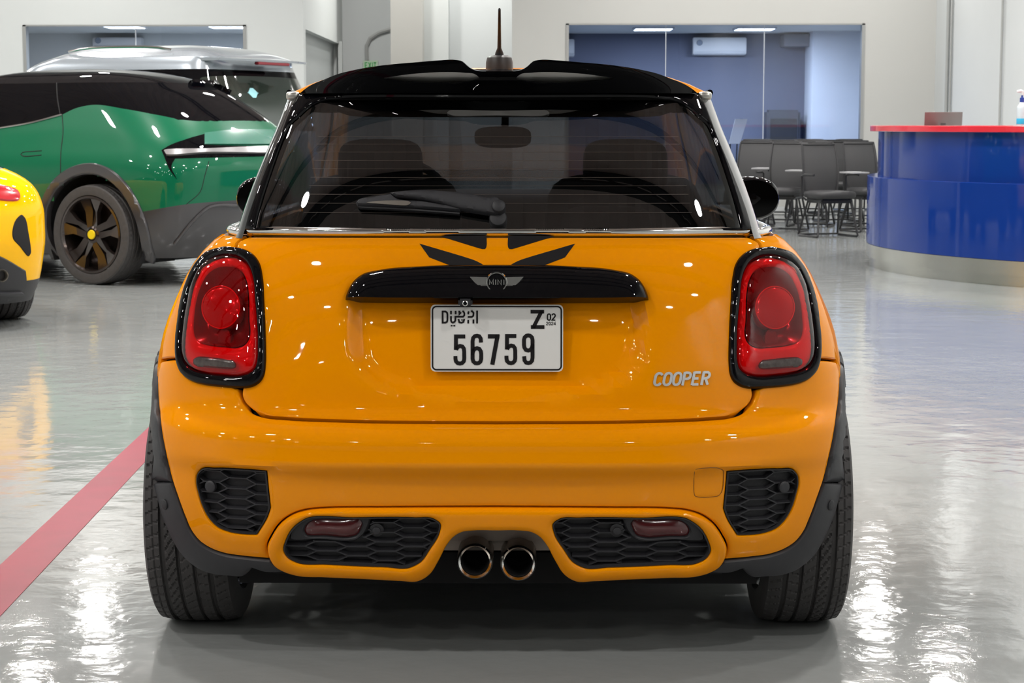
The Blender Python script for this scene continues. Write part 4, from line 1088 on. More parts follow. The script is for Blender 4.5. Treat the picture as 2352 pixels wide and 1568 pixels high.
# upper deck from lip to roof
lip = np.array([face_pt(u, v) for u, v in sp_top]); lip[-1, 0] = 0; n_ = len(lip); rows = 9
vs = []
for i in range(rows + 1):
    t = i / rows
    for q in lip:
        y = q[1] + (.008 if i else 0) + t * .36; zr = roof_z(q[0], y) + .003; s = t * t * (3 - 2 * t)
        top = q[2] + (.004 if i else 0)
        vs.append((q[0] * (1 - .02 * t), y, top * (1 - s) + max(zr, 1.335) * s))
fs = [(i * n_ + j, i * n_ + j + 1, (i + 1) * n_ + j + 1, (i + 1) * n_ + j) for i in range(rows) for j in range(n_ - 1)]
g.add(vs, fs); g.add([(-a, b, c) for a, b, c in vs], [f[::-1] for f in fs])
# slot walls
sl = np.array([face_pt(u, v) for u, v in slot]); sb = sl + [0, .05, .004]; k = len(sl)
g.add(np.vstack([sl, sb]), [(i, (i + 1) % k, k + (i + 1) % k, k + i) for i in range(k)])
g.add(np.vstack([sl, sb]) * [-1, 1, 1], [(i, k + i, k + (i + 1) % k, (i + 1) % k) for i in range(k)])
spo = g.obj('roof_spoiler', M_BK, car, angle=50)
for s in (1, -1):  # ribbed light grey panel paints the striped ceiling reflection into each slot
    big = offset(slot, -3); V, F = fill2d([big], 2.2)
    P = np.array([face_pt(u, v) for u, v in V]) + [0, .035, 0]
    P[:, 1] += .0022 * np.sin(V[:, 1] * 2 * PI / 5.2) + .0020 * (V[:, 1] - 178)
    P[:, 0] *= s
    mesh('slot_reflection_panel', P, [f[::-1] if s > 0 else f for f in F], M_SLOTREFL, spo)
# --- roof aerial
ab = at(1147, 149, .72)
ae_ = empty('roof_aerial', (0, 0, 0), 0, car)
bz = roof_z(0, .72) - .004
g = Geo().lathe([(.0355, -.012), (.035, .008), (.032, .020), (.022, .0255), (.012, .027), (.0001, .0275)], 'z', (ab[0], .72, bz + .012), 28)
g.obj('aerial_base', mat('aerial_grey', (.028, .025, .025), .4), ae_)
tip = at(1147.2, 18.5, .62)
Geo().tube([(ab[0], .72, bz + .034), (ab[0], .714, bz + .044), (ab[0], .708, bz + .056), tip + (np.array([ab[0], .708, bz + .056]) - tip) * .5, tip + [0, 0, -.004], tip], [.0125, .0105, .0052, .0042, .0034, .002], 10).obj('aerial_mast', M_PL, ae_)
# --- rear wiper
wip = empty('rear_wiper', (0, 0, 0), 0, car)
arm = px(CABIN, [(898,452,1),(930,448),(961,446),(1021,448.5),(1089,456),(1122,463),(1140,462),(1150,470),(1152,490),(1142,501),(1120,499),(1089,494),(1060,489),(1000,473),(940,463),(912,461,1)], closed=True, amax=.94)
patch('wiper_arm', CABIN, [arm], M_CLAD, wip, sp=.008, h=rounded(.010, .034, .008), rings=(.003,), rim=.016)
bl_ = px(CABIN, [(820,473,1),(826,466),(860,458.5),(901,452,1),(912,462),(980,470),(1060,487),(1056,492,1),(940,483),(824,478.5,1)], closed=True, amax=.94)
patch('wiper_blade', CABIN, [bl_], M_CLAD, wip, sp=.008, h=rounded(.006, .026, .006), rings=(.003,), rim=.014)
ins = px(CABIN, [(845,475),(880,471),(940,472),(946,475),(940,480),(880,478)], closed=True, amax=.94)
patch('wiper_spring', CABIN, [ins], M_STEEL, wip, sp=.008, hz=lambda V: np.full(len(V), .0275), rim=.004)
rb = px(CABIN, [(824,479,1),(940,484.5),(1056,493.5,1),(1056,496.5,1),(940,488),(828,482,1)], closed=True, amax=.94)
patch('wiper_rubber', CABIN, [rb], M_PL, wip, sp=.008, hz=lambda V: np.full(len(V), .016), rim=.012)
c = px(CABIN, [(1146, 487)], amax=.94)[0]
disc_on('wiper_pivot', c[0], c[1], .0165, .038, M_PL, wip, H=CABIN, dome_=.008)
c = px(CABIN, [(1144, 506)], amax=.94)[0]
disc_on('wiper_spindle_boot', c[0], c[1], .021, .016, M_PL, wip, H=CABIN, dome_=.006)
# --- wheels
def tyre_mesh(w, r, rim_r, pitches=64, per=7, tread=True):
    hw = w / 2
    prof = [(-hw * .80, rim_r), (-hw * .97, rim_r + .012), (-hw * 1.0, rim_r + (r - rim_r) * .5), (-hw * .96, r - .018), (-hw * .90, r - .008)]
    xs = np.linspace(-hw * .86, hw * .86, 53)
    prof += [(x, r - .0075 * (abs(x) / (hw * .86)) ** 4) for x in xs]
    prof += [(hw * .90, r - .008), (hw * .96, r - .018), (hw * 1.0, rim_r + (r - rim_r) * .5), (hw * .97, rim_r + .012), (hw * .80, rim_r)]
    X = np.array([p[0] for p in prof]); Rr = np.array([p[1] for p in prof]); n = pitches * per
    th = np.arange(n) / n * 2 * PI
    XX, TH = np.meshgrid(X, th); RR = np.repeat(Rr[None], n, 0)
    u = XX / hw
    gr = np.zeros_like(u)
    for g0 in (-.52, -.18, .18, .52): gr = np.maximum(gr, (np.abs(u - g0) < .045) * .0075)
    gr = np.maximum(gr, (np.abs(u - .74) < .018) * .003)
    ph = TH * pitches / (2 * PI)
    def sipe(mask, skew, wd, dep, bend=0):
        f = np.mod(ph + skew * u + bend * u * u, 1.0)
        return mask * (f < wd) * dep
    gr = np.maximum(gr, sipe(np.abs(u) > .56, 1.6, .13, .004))
    gr = np.maximum(gr, sipe((u > .2) & (u < .5), 4.0, .14, .005, 3))
    gr = np.maximum(gr, sipe((u < -.2) & (u > -.5), -3.0, .12, .004, -3))
    gr = np.maximum(gr, sipe((np.abs(u) < .15), 3.0, .12, .003))
    gr = np.where((np.abs(u) < .90), gr, 0)
    if tread: RR = RR - gr
    V = np.stack([XX, RR * np.cos(TH), RR * np.sin(TH)], -1).reshape(-1, 3); k = len(X)
    F = [(i * k + j, ((i + 1) % n) * k + j, ((i + 1) % n) * k + j + 1, i * k + j + 1) for i in range(n) for j in range(k - 1)]
    return V, F
def rim_geo(R_, w, spokes=10, out=1):
    g = Geo()
    g.lathe([(R_, -w / 2), (R_ - .012, -w / 2 + .01), (R_ - .02, 0), (R_ - .012, w / 2 - .02), (R_, w / 2 - .004), (R_ + .006, w / 2), (R_ - .008, w / 2 + .001), (R_ - .014, w / 2 - .015)], 'x', n=48)
    g.lathe([(.0001, w / 2 - .012), (.03, w / 2 - .014), (.07, w / 2 - .025), (.075, w / 2 - .06)], 'x', n=32)
    for s in range(spokes):
        t = 2 * PI * s / spokes; c, d = math.cos(t), math.sin(t)
        def P(x, r, o): return (x, r * c - o * d, r * d + o * c)
        x = w / 2 - .02
        vs = [P(x, .05, -.016), P(x, .05, .016), P(x + .006, R_ - .008, .012), P(x + .006, R_ - .008, -.012), P(x - .03, .05, -.02), P(x - .03, .05, .02), P(x - .03, R_ - .008, .016), P(x - .03, R_ - .008, -.016)]
        g.add(vs, [(0, 1, 2, 3), (4, 7, 6, 5), (0, 4, 5, 1), (1, 5, 6, 2), (2, 6, 7, 3), (3, 7, 4, 0)])
    return g
ty = tyre_mesh(.212, WH_R, .216)
for y in (AX_R, AX_F):
    for sg in (-1, 1):
        w = empty('wheel', (sg * .752, y, WH_R), 0 if sg > 0 else PI, car)
        if y == AX_R and sg == -1:
            t0 = mesh('tyre', ty[0], ty[1], M_RUB, w, angle=25); r0 = rim_geo(.216, .19).obj('rim', mat('rim_dark', (.06, .06, .065), .25, metal=.8), w)
        else:
            for src in (t0, r0):
                c = src.copy(); COL.objects.link(c); c.parent = w
# --- cabin interior
inn = M_SEAT
for sx in (-.36, .36):
    st = empty('front_seat', (sx, 1.62, 0), 0, car)
    soft('seat_cushion', (.50, .52, .16), (0, .12, .52), inn, st)
    soft('seat_backrest', (.48, .16, .62), (0, -.16, .80), inn, st, rot=Matrix.Rotation(.22, 3, 'X'))
    soft('headrest', (.25, .10, .17), (0, -.25, 1.13), inn, st, e=.5)
rs = empty('rear_seat', (0, .86, 0), 0, car)
soft('seat_bench', (1.12, .46, .16), (0, .16, .54), inn, rs)
for sx in (-.28, .28):
    soft('seat_backrest', (.54, .14, .50), (sx, -.06, .72), inn, rs, rot=Matrix.Rotation(.25, 3, 'X'))
    soft('headrest', (.24, .09, .12), (sx, -.11, .985), inn, rs, e=.5)
box('parcel_shelf', (-.52, .28, .88), (.52, .74, .90), inn, car)
dash = soft('dashboard', (1.30, .42, .20), (0, 2.42, .93), inn, car, e=.4)
swm = Geo(); rt = Matrix.Rotation(-.35, 3, 'X')
swm.tube([tuple(rt @ Vector((.185 * math.cos(t), 0, .185 * math.sin(t))) + Vector((-.36, 2.08, .96))) for t in np.linspace(0, 2 * PI, 33)], .014, 8)
swm.tube([tuple(rt @ Vector((-.18, 0, 0)) + Vector((-.36, 2.08, .96))), tuple(rt @ Vector((.18, 0, 0)) + Vector((-.36, 2.08, .96)))], .018, 8)
swm.obj('steering_wheel', inn, car)
rvm = soft('interior_mirror', (.185, .035, .07), (at(1155, 315, 1.98)[0], 1.98, at(1155, 315, 1.98)[2]), inn, car, e=.6)
Geo().tube([(.0, 1.99, 1.25), (.0, 2.06, 1.32)], .012, 8).obj('mirror_stalk', inn, rvm)
sheet('headliner', CABIN, np.linspace(-CABIN.A, CABIN.A, 90), [(1.30, 1.334, 2)] * 90, inn, car, h=-.02)
dome('headliner_top', CABIN, 1.318, .05, inn, car, n=6, p=4.5)
# ------------------------------------------------------------------ other cars in the hall
def wheel_big(parent, loc, rz, R_, w, m_rim, spokes=5, badge=None, src=None):
    wl = empty('wheel', loc, rz, parent)
    if src is not None:
        for ch in src.children:
            c = ch.copy(); COL.objects.link(c); c.parent = wl
        return wl
    v, f = tyre_mesh(w, R_, R_ * .76, 60, 4); mesh('tyre', v, f, M_RUB, wl, angle=25)
    ri = R_ * .76; x = w / 2
    g = Geo().lathe([(ri + .004, x - .006), (ri - .012, x - .002), (ri - .022, x - .02), (ri - .03, x - .10), (ri - .03, -x + .03), (.0001, -x + .03)], 'x', n=48)
    for s in range(spokes):
        t = 2 * PI * s / spokes + .3; c, d = math.cos(t), math.sin(t)
        def P(xx, r, o): return (xx, r * c - o * d, r * d + o * c)
        for o0, tw in ((-1, 1), (1, -1)):
            vs = [P(x - .03, .055, 0), P(x - .03, .055, o0 * .05), P(x - .012, ri - .015, o0 * .115), P(x - .012, ri - .015, o0 * .004), P(x - .022, ri * .6, o0 * .058), P(x - .055, ri * .6, o0 * .012)]
            fs = [(0, 1, 4, 5), (5, 4, 2, 3)]; k = len(vs); bk = [(p[0] - .045, p[1], p[2]) for p in vs]
            fs += [(1, 1 + k, 4 + k, 4), (4, 4 + k, 2 + k, 2), (2, 2 + k, 3 + k, 3), (3, 3 + k, 5 + k, 5), (5, 5 + k, k, 0)]
            g.add(vs + bk, [q if o0 * 1 > 0 else q[::-1] for q in fs])
    g.lathe([(.0001, x - .022), (.05, x - .022), (.068, x - .03), (.072, x - .07)], 'x', n=24)
    g.obj('rim', m_rim, wl, angle=20)
    if badge: Geo().lathe([(.0001, x - .012), (.034, x - .013), (.038, x - .022)], 'x', n=24).obj('centre_cap', badge, wl)
    return wl
def zones(hull, parent, zfs, names, mats_, rows, keep=None, cols=220):
    """hull skinned in horizontal zones between the height curves zfs (functions of |a|)"""
    A = np.concatenate([np.linspace(-hull.A, -hull.Lr - .02, cols // 4), np.linspace(-hull.Lr, hull.Lr, cols // 2), np.linspace(hull.Lr + .02, hull.A, cols // 4)])
    out = []
    for i, (nm, m) in enumerate(zip(names, mats_)):
        lo, hi = zfs[i](np.abs(A)), zfs[i + 1](np.abs(A))
        out.append(sheet(nm, hull, A, [(l, max(h_, l + .003), rows[i]) for l, h_ in zip(lo, hi)], m, parent, keep=keep))
    return out
def curve_of(pts, lo=None, hi=None):
    o = np.argsort(np.abs(pts[:, 0])); x, z = np.abs(pts[o, 0]), pts[o, 1]
    return lambda a: np.interp(a, x, z)
def wells(parent, ys, z0, r, x0, x1):
    for y in ys:
        for sg in (-1, 1):
            k = 24; vs = []
            for xx in (sg * x0, sg * x1): vs += [(xx, y + r * math.cos(PI * (-.15 + 1.3 * i / k)), z0 + r * math.sin(PI * (-.15 + 1.3 * i / k))) for i in range(k + 1)]
            g = Geo().add(vs, [(i, i + 1, k + 2 + i, k + 1 + i) for i in range(k)]); g.add([(sg * x0, y, z0)] + vs[:k + 1], [(0, i + 1, i + 2) for i in range(k)])
            g.obj('wheel_well', M_DK, parent)
const = lambda z: (lambda a: np.full(len(a), z))
# --- green fastback SUV
GL_, GR_ = (-1.99, 11.22, 0), math.radians(61)
suv = empty('green_suv', GL_, GR_); tag(suv, 'metallic green fastback SUV with black roof and dark wheels behind the hatchback', 'car')
SUV = Hull(dict(
    z =[.22, .35, .50, .65, .80, .90, 1.0, 1.06, 1.12, 1.20, 1.30, 1.40, 1.50, 1.59],
    w =[.88, .95, .98, .995,.995,.985,.955,.925, .895, .855, .80, .745, .685, .62],
    yr=[.22, .12, .05, .02, .0, .0, .03, .06, .10, .18, .30, .44, .60, .78],
    ya=[.75, .75, .73, .72, .72, .72, .75, .78, .83, .92, 1.05, 1.18, 1.32, 1.5],
    n =[3.2, 3.2, 3.1, 3.0, 2.9, 2.9, 2.9, 2.9, 2.9, 2.8, 2.8, 2.7, 2.6, 2.6],
    yb=[4.3, 4.3, 4.3, 4.3, 4.2, 4.2, 4.0, 3.7, 3.4, 3.2, 2.95, 2.75, 2.6, 2.5],
    yf=[4.95, 5.06, 5.1, 5.1, 5.05, 4.95, 4.75, 4.5, 4.15, 3.85, 3.55, 3.3, 3.1, 2.95]), GL_, GR_, Ls=3.4)
M_GREEN = mat('green_paint', (.0, .100, .045), .35, coat=.65, coat_rough=.02, spec=.1)
M_SCLAD = mat('suv_cladding', (.035, .033, .036), .3, coat=.5, coat_rough=.1)
sinv = lambda pts, step=6, closed=False: SUV.inv(spline(pts, step, closed), -4.6, 1.3)
zb_ = curve_of(sinv([(0,295),(76,281),(143,263),(170,250),(210,241),(286,250),(357,263),(428.6,276),(560,277),(640,276)]))
zc_ = curve_of(np.vstack([sinv([(321,487),(428.6,469),(536,460)]), [[-2.2, .46], [-4.5, .46]]]))
SY, SZ = 1.0, .40
def keep_suv(p): return all((p[1] - y) ** 2 + (p[2] - SZ) ** 2 > .475 ** 2 for y in (SY, 4.02)) or abs(p[0]) < .55
zones(SUV, suv, [const(.22), zc_, zb_, const(1.59)], ['lower_cladding', 'green_body', 'dark_glasshouse'], [M_SCLAD, M_GREEN, M_BK], [12, 22, 26], keep_suv)
dome('black_roof', SUV, 1.59, .125, M_BK, suv, n=10, p=2.6)
wells(suv, (SY, 4.02), SZ, .49, .5, .93)
for sg in (-1, 1):
    for y in (SY, 4.02):
        rg = np.vstack([SUV.yz(archpts(.555, y, -24, 204, 36, SZ), sg), SUV.yz(archpts(.468, y, 204, -24, 36, SZ), sg)])
        patch('wheel_arch', SUV, [rg], M_SCLAD, suv, sp=.05, h=rounded(.02, .02, .014), rings=(.01,), rim=.05)
M_RIM = mat('dark_bronze_rim', (.055, .042, .038), .18, metal=.75, coat=.5)
w0 = wheel_big(suv, (-.862, SY, .395), PI, .395, .275, M_RIM, 5, mat('yellow_cap', (.75, .55, .01), .35))
for sg, y in ((1, SY), (-1, 4.02), (1, 4.02)): wheel_big(suv, (sg * .862, y, .395), 0 if sg > 0 else PI, .395, .275, M_RIM, src=w0)
sl = sinv([(371,345,1),(388,335),(428,320),(469,308,1),(469,333,1),(560,335),(640,336,1),(640,358,1),(560,360),(469,362),(402,364,1),(394,380),(406,411,1),(392,393),(375,354,1)], closed=True)
tl = patch('tail_light', SUV, [sl], M_BK, suv, sp=.05, hz=lambda V: np.full(len(V), .004), rim=.01)
patch('light_bar', SUV, [sinv([(378,350),(470,345),(640,341.5),(640,350),(470,353),(382,357)], closed=True)], mat('light_bar_grey', (.36, .35, .36), .2, metal=.5), tl, sp=.05, hz=lambda V: np.full(len(V), .03), rim=.03)
patch('upper_shelf', SUV, [sinv([(469,307,1),(520,301),(640,299,1),(640,332,1),(469,332,1)], closed=True)], mat('green_shelf', (.03, .16, .11), .25, coat=1.0), tl, sp=.05, hz=lambda V: np.full(len(V), .012), rim=.02)
spw = sinv([(424,181,1),(470,183),(520,192),(556,206,1),(540,209),(500,202),(440,197,1)], closed=True)
patch('rear_spoiler', SUV, [spw], M_BK, suv, sp=.05, h=rounded(.02, .05, .015), rings=(.01,), rim=.05)
def suv_line(name, pts, r, m, h=.004):
    q = sinv(pts, 8); P = SUV.S(q[:, 0], q[:, 1]) + SUV.N(q[:, 0], q[:, 1]) * h; return Geo().tube(P, r, 6).obj(name, m, suv)
suv_line('window_trim', [(-60,181),(0,178),(60,180),(120,184),(200,193),(250,200)], .008, M_CH)
suv_line('door_seam', [(143,264),(145,300),(140,350),(139,398)], .004, M_DK, 0)
suv_line('door_seam', [(130,186),(132,225),(138,262)], .005, M_DK, 0)
suv_line('window_sill_trim', [(-60,304),(0,294),(76,281),(143,263)], .007, M_CH)
suv_line('door_handle_outline', [(96,346),(70,348),(52,350),(48,354),(53,358),(95,356)], .004, M_DK, 0)
suv_line('bumper_seam', [(428,469),(460,440),(470,405),(480,370)], .003, M_DK, 0)
suv_line('diffuser_edge', [(400,560),(450,500),(475,478),(560,470)], .012, M_SCLAD, .01)
box('floor_pan', (-.7, .4, .2), (.7, 4.7, .3), M_DK, suv)
# --- tall grey SUV
TL_, TR_ = (-2.28, 14.30, 0), math.radians(65)
tall = empty('tall_suv', TL_, TR_); tag(tall, 'tall silver-grey SUV with roof rails behind the green SUV', 'car')
TALL = Hull(dict(
    z =[.30, .50, .80, 1.10, 1.30, 1.50, 1.70, 1.83, 1.88],
    w =[.90, .95, .97, .965, .935, .895, .85, .81, .78],
    yr=[.12, .03, .0, .02, .05, .11, .19, .22, .18],
    ya=[.5, .45, .42, .44, .47, .53, .61, .66, .68],
    n =[4.0, 4.0, 4.0, 4.0, 4.2, 4.4, 4.5, 4.4, 4.2],
    yb=[4.0, 4.1, 4.1, 3.6, 2.75, 2.45, 2.15, 1.98, 1.85],
    yf=[4.6, 4.7, 4.68, 4.2, 3.2, 2.9, 2.6, 2.4, 2.25]), TL_, TR_, Ls=2.6)
M_SILV = mat('silver_blue_paint', (.36, .40, .44), .25, metal=.5, coat=1.0, coat_rough=.03)
def keep_t(p): return all((p[1] - y) ** 2 + (p[2] - .38) ** 2 > .44 ** 2 for y in (.95, 3.75)) or abs(p[0]) < .55
zones(TALL, tall, [const(.30), const(1.19), const(1.765), const(1.88)], ['silver_body', 'window_band', 'roof_band'], [M_SILV, M_BK, M_SILV], [12, 10, 4], keep_t)
dome('roof', TALL, 1.88, .135, M_SILV, tall, n=9, p=3.4)
wells(tall, (.95, 3.75), .38, .45, .5, .9)
w1 = wheel_big(tall, (-.84, .95, .375), PI, .375, .26, M_RIM, 5)
for sg, y in ((1, .95), (-1, 3.75), (1, 3.75)): wheel_big(tall, (sg * .84, y, .375), 0 if sg > 0 else PI, .375, .26, M_RIM, src=w1)
def tzone(a0, a1, z0, z1, m, name, h=.006, parent=None):
    r = .05; lp = [(a0 + r, z0), (a1 - r, z0), (a1, z0 + r), (a1, z1 - r), (a1 - r, z1), (a0 + r, z1), (a0, z1 - r), (a0, z0 + r)]
    return patch(name, TALL, [spline([(a, z) for a, z in lp], .05, True)], m, parent or tall, sp=.06, hz=lambda V: np.full(len(V), h), rim=.008)
M_GLG = mat('dark_green_glass', (.02, .028, .022), .03, coat=1.0, ior=1.7)
tzone(-.80, .80, 1.26, 1.68, M_GLG, 'rear_window')
for sg in (-1, 1):
    for y0, y1 in ((.62, 1.22), (1.30, 2.0)):
        a0, a1 = TALL.a_at_y(y0, 1.5, sg), TALL.a_at_y(y1, 1.5, sg); tzone(min(a0, a1), max(a0, a1), 1.27, 1.70, M_GLG, 'side_window')
    ys = np.linspace(.75, 1.95, 9); P = np.array([(sg * (.70 - .02 * ((y - 1.35) / .6) ** 2), y, 1.945 + .04 * (1 - ((y - 1.35) / .62) ** 4)) for y in ys])
    Geo().tube(P, .013, 8).obj('roof_rail', M_CH, tall)
sp_ = Geo(); vs = []
for i in range(21):
    x = -.77 + 1.54 * i / 20; k = 1 - (abs(x) / .8) ** 3
    vs += [(x, .06 + .12 * (abs(x) / .8) ** 3, 1.845), (x, .05 + .12 * (abs(x) / .8) ** 3, 1.865), (x, .5, 1.872 + .055 * k), (x, .5, 1.84)]
sp_.add(vs, [(4 * i + j, 4 * i + 4 + j, 4 * i + 4 + (j + 1) % 4, 4 * i + (j + 1) % 4) for i in range(20) for j in range(4)] + [(0, 1, 2, 3), (83, 82, 81, 80)])
so = sp_.obj('tailgate_spoiler', M_SILV, tall)
Geo().box((-.28, .052, 1.815), (.28, .10, 1.842)).obj('brake_light', mat('dark_red_lamp', (.20, .012, .02), .3), so, bevel=.006)
st_ = TALL.inv([(580, 214)], -1.2, 1.2)[0]; tzone(st_[0] - .07, st_[0] + .07, st_[1] - .045, st_[1] + .045, mat('sticker_teal', (.25, .55, .60), .5), 'window_sticker', .009)
box('floor_pan', (-.6, .4, .25), (.6, 4.3, .35), M_DK, tall)
# --- yellow sports car, only its right rear corner in frame
YL_, YR_ = (-3.53, 6.99, 0), math.radians(32)
spc = empty('yellow_sports_car', YL_, YR_); tag(spc, 'yellow sports car whose rear corner shows at the left edge of the photo', 'car')
YEL = Hull(dict(
    z =[.16, .28, .42, .56, .70, .80, .87, .93, .98],
    w =[.88, .915, .94, .955, .955, .94, .915, .87, .80],
    yr=[.16, .06, .02, .0, .01, .04, .10, .22, .40],
    ya=[.72, .70, .70, .70, .70, .72, .76, .84, .95],
    n =[3.0, 3.0, 3.0, 3.0, 3.0, 3.0, 3.0, 3.0, 3.0],
    yb=[3.7, 3.7, 3.7, 3.7, 3.5, 3.3, 3.1, 2.8, 2.6],
    yf=[4.3, 4.38, 4.4, 4.35, 4.2, 3.9, 3.6, 3.3, 3.0]), YL_, YR_, Ls=2.9)
M_YEL = mat('yellow_paint', (.88, .46, .0), .4, coat=.6, coat_rough=.02, spec=0.0)
def keep_y(p): return all((p[1] - y) ** 2 + (p[2] - .34) ** 2 > .385 ** 2 for y in (.92, 3.45)) or abs(p[0]) < .5
yinv = lambda pts, step=3, closed=True: YEL.inv(spline(pts, step, closed), -1.3, 1.6)
zones(YEL, spc, [const(.16), const(.30), const(.98)], ['lower_skirt', 'yellow_body'], [M_PL, M_YEL], [6, 22], keep_y)
dome('cockpit_roof', YEL, .98, .26, M_BK, spc, n=10, p=2.0)
wells(spc, (.92, 3.45), .34, .39, .5, .86)
w2 = wheel_big(spc, (.80, .92, .335), 0, .335, .27, M_RIM, 5)
for sg, y in ((-1, .92), (-1, 3.45), (1, 3.45)): wheel_big(spc, (sg * .80, y, .335), 0 if sg > 0 else PI, .335, .27, M_RIM, src=w2)
def mirpatch(name, loop, m, h, rim=.02, rd=.012, sp=.03):
    for k in (0, 1):
        o = patch(name, YEL, [loop if k == 0 else mir(loop)], m, spc, sp=sp, h=rounded(rd, h, rd * .7), rings=(rd * .5,), rim=rim)
    return o
mirpatch('tail_light', yinv([(-40,424),(0,425),(25,431),(40,438),(46,455),(42,460),(20,462),(0,460),(-40,456)]), M_REDM, .012)
mirpatch('side_vent', yinv([(50,493),(57,500),(65,535),(70,582),(66,588),(44,564),(30,548),(30,521),(39,501)]), M_DK, .006, rd=.006)
mirpatch('diffuser', yinv([(-60,570,1),(0,588),(58,621,1),(60,640),(55,672,1),(20,690),(-60,700,1)]), M_PL, .012)
for sg in (-1, 1):
    q = yinv([(0, 632), (4, 632), (2, 636)], 9)[0]; c = YEL.S(np.array([sg * abs(q[0])]), np.array([q[1]]))[0]
    Geo().lathe([(.028, .12), (.030, -.03), (.036, -.04), (.040, -.02), (.040, .12)], 'y', (c[0], c[1] - .01, c[2]), 24).obj('exhaust_tip', M_STEEL, spc)
fin = yinv([(-40,662),(0,667),(48,668),(49,672),(0,673),(-40,668)]); mirpatch('diffuser_fin', fin, M_CLAD, .03, rim=.03, rd=.004)
box('floor_pan', (-.6, .3, .13), (.6, 4.0, .2), M_DK, spc)
# ------------------------------------------------------------------ reception counter
DX, DY, DR = 6.35, 12.75, 3.225
desk = empty('reception_counter', (DX, DY, 0)); tag(desk, 'curved two-tier blue reception counter with red top and steel plinth', 'counter')
def arc_wall(name, r0, r1, z0, z1, m, bevel=0.0, n=72, t0=91, t1=269):
    g = Geo(); vs = []
    prof = [(r0, z0), (r1, z0), (r1, z1), (r0, z1)]
    if bevel: prof = [(r0, z0), (r1 - bevel, z0), (r1, z0 + bevel), (r1, z1 - bevel), (r1 - bevel, z1), (r0, z1)]
    k = len(prof)
    for i in range(n + 1):
        t = math.radians(t0 + (t1 - t0) * i / n)
        for r, z in prof: vs.append((r * math.cos(t), r * math.sin(t), z))
    fs = [(i * k + j, (i + 1) * k + j, (i + 1) * k + (j + 1) % k, i * k + (j + 1) % k) for i in range(n) for j in range(k)]
    fs += [tuple(range(k)), tuple(n * k + j for j in range(k))[::-1]]
    return g.add(vs, fs).obj(name, m, desk, angle=30)
M_BLUE = mat('blue_laminate', (.005, .029, .19), .4, coat=.8, coat_rough=.06, spec=0.0, bump=(3, 2, .2, .01))
M_REDTOP = mat('red_counter_top', (.60, .012, .03), .25, coat=.5)
M_PLINTH = mat('plinth_steel', (.56, .55, .50), .24, metal=1.0, noise=(3, 2, .12))
ZT = 1.245
arc_wall('counter_top', DR - .62, DR - .015, ZT - .05, ZT, M_REDTOP, .004)
arc_wall('upper_panel', DR - .30, DR - .09, .80, ZT - .051, M_BLUE)
arc_wall('lower_panel', DR - .55, DR, .20, .80, M_BLUE, .004)
arc_wall('inner_desk', DR - 1.25, DR - .60, 1.105, 1.14, M_WHITE)
arc_wall('plinth_band', DR - .50, DR - .002, .085, .199, M_PLINTH)
arc_wall('plinth_foot', DR - .50, DR - .03, 0, .084, M_PLINTH)
# laptop and sanitizer on the counter
lp = at(2165, 288, DY - 1.45); l = empty('laptop', (lp[0], DY - 1.45 + .5, ZT)); tag(l, 'open dark grey laptop standing behind the red counter top', 'laptop')
rt = l.rotation_euler; l.rotation_euler = (0, 0, math.radians(-8))
a, b = at(2124, 258, DY + .5), at(2208, 287, DY + .5); lw = (b[0] - a[0])
l.location = ((a[0] + b[0]) / 2, DY + .5, 1.14)
Geo().box((-lw / 2, 0, 0), (lw / 2, .22, .016)).obj('laptop_base', mat('laptop_grey', (.13, .115, .11), .45), l, bevel=.004)
Geo().add([(-lw/2,0,.016),(lw/2,0,.016),(lw/2,-.06,.225),(-lw/2,-.06,.225),(-lw/2,.008,.016),(lw/2,.008,.016),(lw/2,-.052,.227),(-lw/2,-.052,.227)],
          [(0,1,2,3),(7,6,5,4),(0,4,5,1),(1,5,6,2),(2,6,7,3),(3,7,4,0)]).obj('laptop_lid', MATS['laptop_grey'], l, smooth=False)
Geo().box((-.022, -.036, .112), (.022, -.0295, .126)).obj('lid_logo', mat('logo_dark', (.05, .045, .045), .4), l, smooth=False)
bp_ = at(2346, 285, DY - 2.0); bt = empty('sanitizer_bottle', (bp_[0], DY - 2.0, ZT)); tag(bt, 'clear pump bottle with blue label and blue cap on the counter', 'bottle')
Geo().lathe([(.0001,0),(.036,0),(.038,.01),(.038,.13),(.034,.155),(.018,.175),(.016,.185)], 'z', n=24).obj('bottle_body', mat('clear_bottle', (.55, .60, .64), .15), bt)
Geo().lathe([(.0385,.012),(.0390,.014),(.0390,.055),(.0385,.057)], 'z', n=24).obj('bottle_label', mat('label_blue', (.03, .38, .62), .4), bt)
Geo().lathe([(.0165,.18),(.0175,.182),(.0175,.215),(.008,.218),(.007,.24)], 'z', n=20).obj('pump_collar', mat('pump_blue', (.02, .05, .30), .4), bt)
Geo().tube([(0, 0, .235), (0, 0, .262), (-.012, -.004, .268), (-.045, -.01, .262)], [.012, .014, .013, .007], 10).obj('pump_head', M_WHITE, bt)
